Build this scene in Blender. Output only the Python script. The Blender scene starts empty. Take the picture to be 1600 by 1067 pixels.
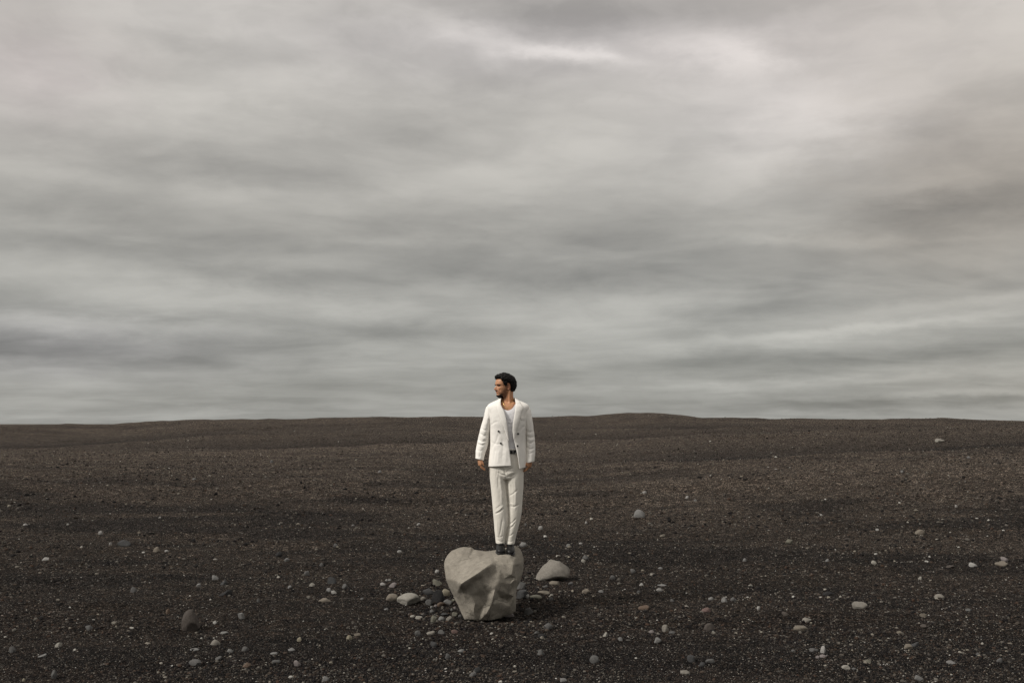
import bpy, bmesh, math, random
import numpy as np
from mathutils import Vector, Matrix, noise
from mathutils.geometry import delaunay_2d_cdt

scene = bpy.context.scene
C = scene.collection
R = math.radians
F = 1555.6            # focal length in pixels of the 1600 px wide photograph
HZ = 662.0            # row of the eye level
CAM_Z = 1.86
PITCH = math.atan((HZ - 533.5) / F)

# ---------------------------------------------------------------- camera
cam_d = bpy.data.cameras.new('camera')
cam = bpy.data.objects.new('camera', cam_d)
C.objects.link(cam)
cam.location = (0, 0, CAM_Z)
cam.rotation_euler = (math.pi / 2 + PITCH, 0, 0)
cam_d.lens = 35.0
cam_d.sensor_width = 36.0
cam_d.clip_start = 0.05
cam_d.clip_end = 20000
scene.camera = cam

# ---------------------------------------------------------------- exposure
vs = scene.view_settings
vs.view_transform = 'Standard'
vs.look = 'None'
vs.gamma = 1.0
vs.use_curve_mapping = False
EXPO = 1.0
vs.exposure = EXPO
SKY_K = 0.1

# ---------------------------------------------------------------- sun behind thin cloud
sun_dir = Vector((-0.70, -0.33, 0.64)).normalized()
sd = bpy.data.lights.new('sun', 'SUN')
sd.energy = 1.5
sd.angle = R(14)
sd.color = (1.0, 0.955, 0.89)
sun = bpy.data.objects.new('sun', sd)
C.objects.link(sun)
sun.rotation_euler = sun_dir.to_track_quat('Z', 'Y').to_euler()

# ---------------------------------------------------------------- overcast sky
def pix_dir(px, py):
    u, v = px - 800.0, -(py - 533.5)
    c, s = math.cos(PITCH), math.sin(PITCH)
    return Vector((u, F * c - v * s, F * s + v * c)).normalized()

def azel(px, py):
    d = pix_dir(px, py)
    return math.atan2(d.x, d.y), math.asin(d.z)

def build_world():
    w = bpy.data.worlds.new('World')
    scene.world = w
    w.use_nodes = True
    nt = w.node_tree
    N, L = nt.nodes, nt.links
    N.clear()
    out = N.new('ShaderNodeOutputWorld')
    bg = N.new('ShaderNodeBackground')
    bg.inputs['Strength'].default_value = SKY_K
    L.new(bg.outputs[0], out.inputs[0])
    sky = N.new('ShaderNodeTexSky')
    sky.sky_type = 'NISHITA'
    sky.sun_disc = False
    sky.sun_elevation = math.asin(sun_dir.z)
    sky.sun_rotation = math.atan2(sun_dir.x, sun_dir.y)
    def M(op, a, b=None, c=None, clamp=False):
        n = N.new('ShaderNodeMath'); n.operation = op; n.use_clamp = clamp
        for i, v in enumerate((a, b, c)):
            if v is None: continue
            if isinstance(v, (int, float)): n.inputs[i].default_value = v
            else: L.new(v, n.inputs[i])
        return n.outputs[0]
    geo = N.new('ShaderNodeTexCoord')
    sep = N.new('ShaderNodeSeparateXYZ')
    L.new(geo.outputs['Generated'], sep.inputs[0])
    X, Y, Z = sep.outputs
    az = M('ARCTAN2', X, Y)
    el = M('ARCSINE', Z)
    zc = M('MAXIMUM', Z, 0.0)
    # cloud-layer coordinates: a flat deck overhead seen in perspective
    den = M('ADD', zc, 0.10)
    cx = M('DIVIDE', X, den); cy = M('DIVIDE', Y, den)
    cl = N.new('ShaderNodeCombineXYZ')
    L.new(cx, cl.inputs[0]); L.new(cy, cl.inputs[1])
    def noise_tex(vec, scale, detail, rough, sx=1, sy=1, off=0, dist=0.0):
        mp = N.new('ShaderNodeMapping')
        mp.inputs['Scale'].default_value = (sx, sy, 1)
        mp.inputs['Location'].default_value = (off, off * 1.7, off * .3)
        L.new(vec, mp.inputs[0])
        n = N.new('ShaderNodeTexNoise')
        n.inputs['Scale'].default_value = scale
        n.inputs['Detail'].default_value = detail
        n.inputs['Roughness'].default_value = rough
        n.inputs['Distortion'].default_value = dist
        L.new(mp.outputs[0], n.inputs['Vector'])
        return n
    # azimuth / elevation coordinates, ragged by noise
    ae = N.new('ShaderNodeCombineXYZ')
    L.new(az, ae.inputs[0]); L.new(el, ae.inputs[1])
    wob = noise_tex(ae.outputs[0], 7.0, 6.0, 0.62, 1.0, 2.8, 3.1)
    wv = N.new('ShaderNodeVectorMath'); wv.operation = 'SUBTRACT'
    L.new(wob.outputs['Color'], wv.inputs[0]); wv.inputs[1].default_value = (.5, .5, .5)
    ws = N.new('ShaderNodeVectorMath'); ws.operation = 'MULTIPLY'
    L.new(wv.outputs[0], ws.inputs[0]); ws.inputs[1].default_value = (0.13, 0.022, 0)
    wa = N.new('ShaderNodeVectorMath'); wa.operation = 'ADD'
    L.new(ae.outputs[0], wa.inputs[0]); L.new(ws.outputs[0], wa.inputs[1])
    wob2 = noise_tex(ae.outputs[0], 26.0, 4.0, 0.6, 1.0, 2.0, 8.3)
    w2 = N.new('ShaderNodeVectorMath'); w2.operation = 'SUBTRACT'
    L.new(wob2.outputs['Color'], w2.inputs[0]); w2.inputs[1].default_value = (.5, .5, .5)
    w3 = N.new('ShaderNodeVectorMath'); w3.operation = 'MULTIPLY'
    L.new(w2.outputs[0], w3.inputs[0]); w3.inputs[1].default_value = (0.07, 0.014, 0)
    w4 = N.new('ShaderNodeVectorMath'); w4.operation = 'ADD'
    L.new(wa.outputs[0], w4.inputs[0]); L.new(w3.outputs[0], w4.inputs[1])
    P = w4.outputs[0]
    def blobs(tbl, start, gain=1.0):
        acc = start
        for (px, py, sx, sy, ang, amp) in tbl:
            a, e = azel(px, py)
            mp = N.new('ShaderNodeMapping'); mp.vector_type = 'TEXTURE'
            mp.inputs['Location'].default_value = (a, e, 0)
            mp.inputs['Rotation'].default_value = (0, 0, R(-ang))
            mp.inputs['Scale'].default_value = (sx * 1.25 / F, sy * 1.25 / F, 1)
            L.new(P, mp.inputs[0])
            amp *= gain
            dt = N.new('ShaderNodeVectorMath'); dt.operation = 'DOT_PRODUCT'
            L.new(mp.outputs[0], dt.inputs[0]); L.new(mp.outputs[0], dt.inputs[1])
            g = M('POWER', 0.3679, dt.outputs['Value'])
            acc = M('MULTIPLY_ADD', g, amp, acc)
        return acc
    # base brightness by elevation
    ramp = N.new('ShaderNodeValToRGB')
    L.new(M('DIVIDE', el, math.pi / 2, clamp=True), ramp.inputs[0])
    er = ramp.color_ramp
    pts = [(655, .335), (600, .322), (500, .355), (400, .375), (300, .43), (200, .50), (90, .52), (0, .50)]
    for i, (py, v) in enumerate(pts):
        pos = azel(800, py)[1] / (math.pi / 2)
        if i < 2: e = er.elements[i]; e.position = pos
        else: e = er.elements.new(pos)
        e.color = (v, v, v, 1)
    e = er.elements.new(0.5); e.color = (.66, .66, .66, 1)
    e = er.elements.new(1.0); e.color = (.80, .80, .80, 1)
    base = ramp.outputs[0]
    tbl = [(880, 16, 190, 24, 2, -.15), (870, 84, 95, 12, 8, .24), (885, 88, 60, 7, 8, .12), (715, 45, 70, 22, 20, .13), (1120, 76, 100, 24, 16, .20), (1245, 200, 110, 36, -28, .15), (1170, 110, 60, 30, 40, .06),
           (770, 150, 150, 45, 0, -.08), (1330, 100, 80, 45, 0, -.08), (1470, 205, 150, 34, -14, -.12), (1300, 285, 260, 22, -8, -.07), (1560, 312, 150, 38, -6, -.27), (1400, 330, 120, 20, -4, -.08),
           (210, 40, 90, 35, 0, .07), (380, 90, 110, 18, 2, -.09), (190, 100, 90, 14, 0, -.05), (100, 142, 110, 14, 0, .05), (270, 246, 160, 26, 3, -.13), (50, 268, 120, 11, 3, .08), (470, 285, 120, 16, 0, -.05),
           (310, 160, 110, 26, 0, .06), (640, 210, 110, 24, 8, -.08), (520, 130, 80, 30, 0, .04), (500, 310, 240, 22, 0, .06), (180, 352, 210, 24, 0, -.12), (620, 374, 85, 10, 0, .12), (900, 400, 300, 36, 2, -.15),
           (720, 432, 130, 12, 0, -.08), (425, 436, 130, 14, 2, -.16), (90, 430, 140, 20, 0, .11), (345, 470, 120, 14, 0, .15), (545, 482, 60, 12, 0, .11), (100, 486, 130, 7, 0, -.10), (150, 507, 210, 10, 0, .17),
           (50, 546, 190, 20, 3, -.26), (330, 545, 120, 12, 0, -.06), (100, 602, 110, 12, 0, .07), (650, 517, 220, 11, 0, -.12), (640, 560, 130, 10, 0, .07), (560, 600, 200, 14, 0, -.05), (925, 512, 120, 24, -3, .23),
           (760, 496, 80, 10, 0, .10), (1010, 470, 110, 8, -3, .10), (1250, 522, 190, 8, -3, .19), (1420, 508, 120, 6, -3, .12), (1080, 545, 130, 8, -3, .06), (1230, 372, 75, 6, 2, .13), (1390, 379, 100, 5, 2, .08),
           (1060, 430, 260, 16, 0, -.07), (1180, 482, 180, 10, -4, -.08), (1060, 570, 300, 11, -2, -.10), (1150, 600, 130, 5, -2, .12), (1400, 592, 210, 6, -3, .12), (1360, 630, 270, 10, -2, -.20), (1560, 613, 120, 4, 0, .13),
           (1560, 470, 130, 9, -3, .11), (1420, 470, 130, 8, -3, -.06), (1500, 547, 160, 11, -2, -.13), (1450, 430, 180, 14, 0, -.06), (350, 641, 65, 5, -3, .14), (150, 652, 220, 5, 0, .05), (760, 625, 200, 8, 0, -.05)]
    mult = blobs(tbl, 1.0, 1.45)
    # cloud structure everywhere: broad masses, puffs, ragged shreds, and low flat streaks
    n1 = noise_tex(cl.outputs[0], 0.62, 7.0, 0.60, 1.0, 1.25, 1.3, 0.5)
    n2 = noise_tex(cl.outputs[0], 1.7, 6.0, 0.52, 0.9, 1.1, 7.7, 0.5)
    n3 = noise_tex(ae.outputs[0], 8.0, 6.0, 0.55, 0.8, 3.4, 5.2, 0.35)
    n4 = noise_tex(ae.outputs[0], 16.0, 5.0, 0.55, 0.9, 2.0, 2.9, 0.4)
    def shape(n, lo, hi):
        r_ = N.new('ShaderNodeMapRange'); r_.interpolation_type = 'SMOOTHSTEP'
        r_.inputs['From Min'].default_value = lo; r_.inputs['From Max'].default_value = hi
        r_.inputs['To Min'].default_value = -.5; r_.inputs['To Max'].default_value = .5
        L.new(n.outputs[0], r_.inputs['Value']); return r_.outputs[0]
    mult = M('MULTIPLY_ADD', shape(n1, .36, .64), .15, mult)
    mult = M('MULTIPLY_ADD', shape(n2, .37, .63), .13, mult)
    low = M('SUBTRACT', 1.0, M('MULTIPLY', el, 2.1, clamp=True))
    mult = M('MULTIPLY_ADD', shape(n3, .36, .64), M('MULTIPLY', low, .17), mult)
    mult = M('MULTIPLY_ADD', shape(n4, .38, .62), M('MULTIPLY', M('SUBTRACT', 1.25, low), .07), mult)
    lum = M('MULTIPLY', base, mult)
    warm = blobs([(1560, 300, 190, 130, 0, 1.0), (40, 100, 110, 70, 0, .5), (1350, 30, 300, 90, 0, .3), (1590, 600, 160, 40, 0, .35)], 0.0)
    lilac = blobs([(60, 545, 200, 35, 0, 1.0), (900, 70, 400, 50, 0, .7), (50, 110, 100, 60, 0, 1.0), (1250, 170, 200, 80, 0, .6)], 0.0)
    tone = N.new('ShaderNodeValToRGB')
    L.new(M('DIVIDE', el, math.pi / 2, clamp=True), tone.inputs[0])
    te = tone.color_ramp
    te.elements[0].position = 0.0; te.elements[0].color = (1.0, .997, .94, 1)
    te.elements[1].position = 0.26; te.elements[1].color = (1.048, .993, .92, 1)
    e = te.elements.new(0.12); e.color = (1.04, .997, .905, 1)
    def madd(fac, col, prev):
        v = N.new('ShaderNodeVectorMath'); v.operation = 'SCALE'
        v.inputs[0].default_value = col; L.new(fac, v.inputs['Scale'])
        a = N.new('ShaderNodeVectorMath'); a.operation = 'ADD'
        L.new(prev, a.inputs[0]); L.new(v.outputs[0], a.inputs[1])
        return a.outputs[0]
    tint = madd(warm, (.055, -.01, -.06), tone.outputs[0])
    tint = madd(lilac, (.006, -.008, .045), tint)
    cc = N.new('ShaderNodeVectorMath'); cc.operation = 'SCALE'
    L.new(tint, cc.inputs[0])
    L.new(M('MULTIPLY', lum, 1.0 / (SKY_K * 2 ** EXPO)), cc.inputs['Scale'])
    mx = N.new('ShaderNodeMix'); mx.data_type = 'RGBA'
    mx.inputs['Factor'].default_value = 0.97
    L.new(sky.outputs[0], mx.inputs['A']); L.new(cc.outputs[0], mx.inputs['B'])
    L.new(mx.outputs['Result'], bg.inputs['Color'])
    w.cycles.sampling_method = 'NONE'
    w.cycles.sample_map_resolution = 512
build_world()

# ---------------------------------------------------------------- helpers
def tag(o, label=None, cat=None, group=None, kind=None):
    if label: o['label'] = label
    if cat: o['category'] = cat
    if group: o['group'] = group
    if kind: o['kind'] = kind
    return o

def mesh_obj(name, verts, faces, mat, parent=None, smooth=True, origin=None):
    me = bpy.data.meshes.new(name)
    if origin is None:
        origin = parent['_o'] if (parent is not None and '_o' in parent) else (0, 0, 0)
    ox, oy, oz = origin
    v = np.asarray(verts, dtype=np.float64) - np.array([ox, oy, oz])
    me.from_pydata([tuple(p) for p in v], [], [tuple(f) for f in faces])
    me.update()
    if smooth: me.shade_smooth()
    o = bpy.data.objects.new(name, me)
    if mat: me.materials.append(mat)
    C.objects.link(o)
    if parent is not None:
        o.parent = parent
        o['_o'] = (ox, oy, oz)
    else:
        o.location = origin
    return o

def newmat(name):
    m = bpy.data.materials.new(name); m.use_nodes = True
    nt = m.node_tree; nt.nodes.clear()
    out = nt.nodes.new('ShaderNodeOutputMaterial')
    b = nt.nodes.new('ShaderNodeBsdfPrincipled')
    nt.links.new(b.outputs[0], out.inputs[0])
    return m, nt, b

class G:
    """small node-graph helper"""
    def __init__(s, nt): s.nt = nt; s.N = nt.nodes; s.L = nt.links
    def put(s, sock, v):
        if v is None: return
        if hasattr(v, 'is_linked'): s.L.new(v, sock)
        else: sock.default_value = v
    def math(s, op, a, b=None, c=None, clamp=False):
        n = s.N.new('ShaderNodeMath'); n.operation = op; n.use_clamp = clamp
        for i, v in enumerate((a, b, c)): s.put(n.inputs[i], v)
        return n.outputs[0]
    def noise(s, vec, scale, detail=4, rough=.5, dist=0):
        n = s.N.new('ShaderNodeTexNoise'); s.put(n.inputs['Vector'], vec)
        n.inputs['Scale'].default_value = scale; n.inputs['Detail'].default_value = detail
        n.inputs['Roughness'].default_value = rough; n.inputs['Distortion'].default_value = dist
        return n
    def voro(s, vec, scale, feature='F1', rnd=1.0):
        n = s.N.new('ShaderNodeTexVoronoi'); s.put(n.inputs['Vector'], vec)
        n.feature = feature
        n.inputs['Scale'].default_value = scale; n.inputs['Randomness'].default_value = rnd
        return n
    def ramp(s, fac, stops, interp='LINEAR'):
        n = s.N.new('ShaderNodeValToRGB'); s.put(n.inputs[0], fac)
        cr = n.color_ramp; cr.interpolation = interp
        for i, (p, c) in enumerate(stops):
            if not hasattr(c, '__len__'): c = (c, c, c)
            e = cr.elements[i] if i < 2 else cr.elements.new(p)
            e.position = p; e.color = (*c, 1)
        return n.outputs[0]
    def mix(s, fac, a, b, blend='MIX'):
        n = s.N.new('ShaderNodeMix'); n.data_type = 'RGBA'; n.blend_type = blend
        s.put(n.inputs['Factor'], fac)
        for k, v in (('A', a), ('B', b)):
            if isinstance(v, tuple) and len(v) == 3: v = (*v, 1)
            s.put(n.inputs[k], v)
        return n.outputs['Result']
    def coord(s, kind='Object'):
        return s.N.new('ShaderNodeTexCoord').outputs[kind]
    def mapping(s, vec, scale=(1, 1, 1), loc=(0, 0, 0), rot=(0, 0, 0)):
        n = s.N.new('ShaderNodeMapping'); s.put(n.inputs[0], vec)
        n.inputs['Scale'].default_value = scale; n.inputs['Location'].default_value = loc
        n.inputs['Rotation'].default_value = rot
        return n.outputs[0]
    def bump(s, h, strength, dist, normal=None):
        n = s.N.new('ShaderNodeBump'); n.inputs['Strength'].default_value = strength
        n.inputs['Distance'].default_value = dist; s.put(n.inputs['Height'], h)
        if normal is not None: s.put(n.inputs['Normal'], normal)
        return n.outputs[0]

# ---------------------------------------------------------------- lattice noise in numpy
_rs = np.random.RandomState(7)
_tab = _rs.rand(512, 512)
def vnoise(x, y, seed=0):
    x = np.asarray(x, float) + seed * 37.17; y = np.asarray(y, float) + seed * 91.7
    xi = np.floor(x).astype(int); yi = np.floor(y).astype(int)
    fx = x - xi; fy = y - yi
    fx = fx * fx * fx * (fx * (fx * 6 - 15) + 10); fy = fy * fy * fy * (fy * (fy * 6 - 15) + 10)
    g = lambda a, b: _tab[a & 511, b & 511]
    return ((g(xi, yi) * (1 - fx) + g(xi + 1, yi) * fx) * (1 - fy) + (g(xi, yi + 1) * (1 - fx) + g(xi + 1, yi + 1) * fx) * fy) * 2 - 1
def fbm(x, y, seed=0, octs=4, gain=.5):
    s = 0; a = 1; t = 0
    for i in range(octs):
        s = s + a * vnoise(x * 2 ** i, y * 2 ** i, seed + i * 3); t += a; a *= gain
    return s / t
# ---------------------------------------------------------------- the black gravel plain
def _lines(tbl, u): 
    xs, ys = zip(*tbl); return np.interp(u, xs, ys)
RIDGE = [(-300, 667), (0, 665), (70, 665.5), (180, 663), (230, 660), (300, 657), (400, 657.5), (500, 656), (580, 653.5), (640, 654), (700, 653),
         (850, 652.5), (930, 651), (950, 648.5), (980, 646.5), (1040, 647), (1070, 650), (1095, 654), (1200, 657.5), (1240, 655.3), (1320, 655.5), (1380, 657.2),
         (1460, 656.4), (1520, 657.5), (1900, 659)]
CREST_A = [(-300, 716), (0, 714), (200, 706), (400, 702.5), (550, 700), (600, 696), (750, 693), (950, 687.5), (1050, 684.5), (1200, 678), (1325, 672.5), (1500, 670), (1900, 668)]
CREST_B = [(-300, 735), (700, 733), (1015, 727), (1125, 722), (1200, 719.5), (1282, 713), (1400, 706), (1475, 700), (1600, 696), (1900, 692)]
CREST_C = [(-300, 700), (70, 700), (200, 690), (325, 682), (600, 677), (900, 671), (1300, 665), (1900, 664)]
TROUGH_A = [(-300, .02), (100, .02), (260, .28), (1150, .32), (1330, .03), (1900, .02)]
TROUGH_B = [(-300, .0), (850, .0), (1080, .20), (1500, .26), (1900, .2)]
TROUGH_C = [(-300, .2), (200, .36), (430, .16), (700, .10), (900, .2), (1400, .2), (1900, .1)]

def ground_z(x, y):
    x = np.atleast_1d(np.asarray(x, float)); y = np.atleast_1d(np.asarray(y, float))
    d = np.hypot(x, y)
    a = np.arctan2(x, y)
    back = np.clip((np.abs(a) - 0.62) / 0.6, 0, 1)
    a = np.clip(a, -0.62, 0.62)
    u = 800 + F * np.tan(a)
    ca = np.cos(a)
    def zz(line, dist): return CAM_Z - (_lines(line, u) - HZ) * dist * ca / F
    wob = vnoise(u / 260.0, u * 0 + 3.3, 4)
    dA = 42 + 4 * wob; dB = 27 + 2 * wob; dC = 58 + 5 * wob; dR = 88 + 8 * wob
    # a nearer knoll makes the hump right of the middle
    zA, zB, zC, zR = zz(CREST_A, dA), zz(CREST_B, dB), zz(CREST_C, dC), zz(RIDGE, dR)
    k = [(0 * u, 0 * u), (14 + 0 * u, 0 * u), (20 + 0 * u, zB * .25), (dB, zB), (dB + 4, zB - _lines(TROUGH_B, u)),
         (dA, zA), (dA + 5, zA - _lines(TROUGH_A, u)), (dC, zC), (dC + 6, zC - _lines(TROUGH_C, u)),
         (dR, zR), (dR + 14, zR - .35), (dR + 60, zR * 0 - .5), (400 + 0 * u, 0 * u - 3.2), (5000 + 0 * u, 0 * u - 3.2), (20000 + 0 * u, 0 * u - 3.2)]
    xs = [p[0] for p in k]; ys = [np.asarray(p[1], float) for p in k]
    n = len(k)
    sl = [(ys[i + 1] - ys[i]) / (xs[i + 1] - xs[i]) for i in range(n - 1)]
    m = [sl[0]]
    for i in range(1, n - 1):
        p = sl[i - 1] * sl[i]
        m.append(np.where(p > 0, 2 * p / np.where(p > 0, sl[i - 1] + sl[i], 1), 0))
    m.append(0 * u)
    z = np.zeros_like(d)
    for i in range(n - 1):
        h = xs[i + 1] - xs[i]
        t = np.clip((d - xs[i]) / h, 0, 1)
        zi = (2 * t ** 3 - 3 * t ** 2 + 1) * ys[i] + (t ** 3 - 2 * t ** 2 + t) * h * m[i] + (-2 * t ** 3 + 3 * t ** 2) * ys[i + 1] + (t ** 3 - t ** 2) * h * m[i + 1]
        z = np.where((d >= xs[i]) & (d <= xs[i + 1]), zi, z)
    z = z * (1 - back * 0.6)
    # undulation, larger with distance
    g = np.clip(d / 10, .3, 1)
    fade = np.clip((200 - d) / 100, 0, 1)
    z = z + 0.055 * g * fbm(x / 2.6, y / 1.1, 1, 3)
    z = z + 0.011 * fbm(x / .55, y / .30, 5, 3) * np.clip((40 - d) / 20, 0, 1)
    z = z + fade * np.clip((d - 13) / 16, 0, 1) * 0.20 * fbm(x / 9.5, y / 2.6, 9, 4, .5)
    z = z + fade * np.clip((d - 45) / 30, 0, 1) * 0.10 * fbm(x / 6.0, y / 6.0, 12, 3)
    z = z + fade * np.clip((d - 55) / 20, 0, 1) * .035 * fbm(x / 1.6, y / 4.0, 17, 3)
    # shallow hollow dug round the boulder
    q = np.hypot((x + 0.25) / 1.0, (y - 9.95) / .75)
    z = z - 0.035 * np.exp(-(q / .8) ** 4)
    return z

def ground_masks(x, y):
    """coarse: darker, coarser gravel, plus shade painted into the troughs and the faces behind; dry: browner ground farther out, with the near part painted darker as a vignette"""
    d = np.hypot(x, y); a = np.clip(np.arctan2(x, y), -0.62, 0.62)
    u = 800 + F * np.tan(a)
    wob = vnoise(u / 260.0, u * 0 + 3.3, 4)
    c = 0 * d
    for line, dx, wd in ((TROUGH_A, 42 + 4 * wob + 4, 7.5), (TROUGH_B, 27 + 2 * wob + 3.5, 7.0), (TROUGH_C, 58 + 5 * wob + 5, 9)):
        c = np.maximum(c, np.clip(_lines(line, u) / .16, 0, 1.25) * np.where(d > dx, np.exp(-((d - dx) / wd) ** 2), np.clip(1 - (dx - d) / 3.0, 0, 1)))  # painted trough shade, fading up the face behind
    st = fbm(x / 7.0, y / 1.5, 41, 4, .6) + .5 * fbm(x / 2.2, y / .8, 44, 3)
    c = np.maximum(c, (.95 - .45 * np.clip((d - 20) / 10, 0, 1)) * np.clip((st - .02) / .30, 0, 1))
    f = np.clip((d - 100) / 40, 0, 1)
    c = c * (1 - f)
    brown_vignette = np.clip((d - 9.5) / 20, 0, 1) ** .8 + .28 * fbm(x / 5, y / 2, 51, 4, .6)  # browner with distance; vignette darkening of the near ground included
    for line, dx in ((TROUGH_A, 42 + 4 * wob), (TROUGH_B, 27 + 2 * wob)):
        brown_vignette = brown_vignette + .35 * np.clip(_lines(line, u) / .16, 0, 1) * np.exp(-((d - dx + 3) / 4) ** 2) * (d < dx + 1)
    return c, np.clip(brown_vignette, 0, 1.4)

def gz(x, y): return float(ground_z([x], [y])[0])

def hit(px, py):
    """where the ray through a pixel of the photograph meets the ground"""
    d = pix_dir(px, py)
    lo, hi = 3.0, 110.0
    ts = np.linspace(lo, hi, 2200)
    z = CAM_Z + d.z * ts - ground_z(d.x * ts, d.y * ts)
    i = int(np.argmax(z < 0))
    if z[i] >= 0: return None
    t0, t1 = ts[max(i - 1, 0)], ts[i]
    for _ in range(12):
        tm = (t0 + t1) / 2
        if CAM_Z + d.z * tm - gz(d.x * tm, d.y * tm) < 0: t1 = tm
        else: t0 = tm
    return Vector((d.x * t1, d.y * t1, CAM_Z + d.z * t1)), t1

def ground_material():
    m, nt, b = newmat('black_gravel')
    g = G(nt)
    P = g.coord('Object')
    def att(nm):
        n_ = g.N.new('ShaderNodeAttribute'); n_.attribute_name = nm; return n_.outputs['Fac']
    mid = g.noise(g.mapping(P, (.9, 1.8, 1)), 1.0, 6, .65).outputs[0]
    fin = g.noise(g.mapping(P, (3.0, 4.5, 1)), 1.0, 6, .7).outputs[0]
    vignettef = g.math('MULTIPLY', att('brown_vignette'), g.ramp(mid, [(.3, .65), (.65, 1.0)]))
    col = g.mix(vignettef, (.0095, .0080, .0072), (.060, .0490, .0400))  # far ground is browner; near darkening is a vignette put into the colour
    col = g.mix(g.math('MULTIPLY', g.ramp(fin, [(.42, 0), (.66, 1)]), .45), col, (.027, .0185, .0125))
    col = g.mix(g.math('MULTIPLY', att('coarse_shade'), .85, clamp=True), col, g.mix(vignettef, (.0055, .0050, .0050), (.0185, .0158, .0140)))  # coarser gravel banks, with trough shade painted in as darker colour
    # grains of several sizes
    v1 = g.voro(P, 120); v2 = g.voro(P, 48); v3 = g.voro(P, 14); v4 = g.voro(P, 5.0)
    def rnd(v, sep=0):
        s = g.N.new('ShaderNodeSeparateColor'); g.L.new(v.outputs['Color'], s.inputs[0]); return s.outputs[sep]
    col = g.mix(.85, col, g.ramp(rnd(v1), [(0, .2), (.5, .7), (.8, 1.7), (.93, 3.4), (1, 6.5)]), 'MULTIPLY')
    col = g.mix(.85, col, g.ramp(rnd(v2), [(0, .3), (.55, .8), (.85, 1.7), (1, 3.4)]), 'MULTIPLY')
    col = g.mix(.7, col, g.ramp(rnd(v3), [(0, .45), (.6, .95), (.9, 1.5), (1, 2.4)]), 'MULTIPLY')
    # sparse pale and rusty stones in the far gravel
    def specks(v, thr, c, size):
        f = g.math('GREATER_THAN', rnd(v, 1), thr)
        n = g.math('LESS_THAN', v.outputs['Distance'], size)
        return g.math('MULTIPLY', f, n), c
    for v, thr, c, size in ((v1, .965, (.20, .185, .165), .45), (v2, .975, (.19, .175, .16), .36), (v3, .985, (.16, .15, .135), .32), (v2, .955, (.10, .055, .035), .3)):
        sp = g.voro(P, v.inputs['Scale'].default_value * (1.0 if thr != .955 else 1.31))
        f, cc = specks(sp, thr, c, size)
        col = g.mix(g.math('MULTIPLY', f, .8), col, cc)
    g.L.new(col, b.inputs['Base Color'])
    b.inputs['Roughness'].default_value = .93
    b.inputs['Specular IOR Level'].default_value = .06
    h = g.math('MULTIPLY_ADD', v2.outputs['Distance'], -.5, g.math('MULTIPLY', v1.outputs['Distance'], -.22))
    h = g.math('MULTIPLY_ADD', v3.outputs['Distance'], -1.2, h)
    h = g.math('MULTIPLY_ADD', v4.outputs['Distance'], -1.2, h)
    h = g.math('MULTIPLY_ADD', g.noise(P, 9, 8, .7).outputs[0], 2.5, h)
    g.L.new(g.bump(h, .9, .03), b.inputs['Normal'])
    return m

def build_ground():
    inner = np.linspace(-0.60, 0.60, 620)
    outer = np.linspace(0.60, 2 * math.pi - 0.60, 130)[1:-1]
    ang = np.concatenate([inner, outer])
    r = [0.25]
    while r[-1] < 15000:
        v = r[-1]
        r.append(v * (1.05 if v < 4 else 1.0055 if v < 28 else 1.009 if v < 120 else 1.08))
    r = np.array(r)
    Rr, A = np.meshgrid(r, ang, indexing='ij')
    X = Rr * np.sin(A); Y = Rr * np.cos(A)
    Z = ground_z(X.ravel(), Y.ravel()).reshape(X.shape)
    nr, na = X.shape
    verts = np.stack([X, Y, Z], -1).reshape(-1, 3)
    i = np.arange(nr - 1)[:, None] * na; j = np.arange(na)[None, :]; j2 = (j + 1) % na
    f = np.stack([i + j, i + na + j, i + na + j2, i + j2], -1).reshape(-1, 4)
    me = bpy.data.meshes.new('ground')
    me.vertices.add(len(verts) + 1)
    verts = np.vstack([verts, [[0, 0, gz(0, .1)]]])
    me.vertices.foreach_set('co', verts.ravel())
    cap = np.stack([np.full(na, len(verts) - 1), np.arange(na), (np.arange(na) + 1) % na], -1)
    nl = f.size + cap.size
    me.loops.add(nl); me.polygons.add(len(f) + len(cap))
    me.loops.foreach_set('vertex_index', np.concatenate([f.ravel(), cap.ravel()]).astype(np.int32))
    ls = np.concatenate([np.arange(len(f)) * 4, f.size + np.arange(len(cap)) * 3]).astype(np.int32)
    me.polygons.foreach_set('loop_start', ls)
    me.update(calc_edges=True); me.validate()
    me.shade_smooth()
    co_, bv_ = ground_masks(verts[:, 0], verts[:, 1])
    for nm, arr in (('coarse_shade', co_), ('brown_vignette', bv_)):
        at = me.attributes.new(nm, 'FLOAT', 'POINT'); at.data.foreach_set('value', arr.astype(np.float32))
    me.flip_normals() if me.polygons[1000].normal.z < 0 else None
    o = bpy.data.objects.new('ground', me)
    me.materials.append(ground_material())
    C.objects.link(o)
    tag(o, 'dark volcanic gravel plain with low dune ridges reaching the horizon', 'ground', kind='structure')
build_ground()

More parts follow.
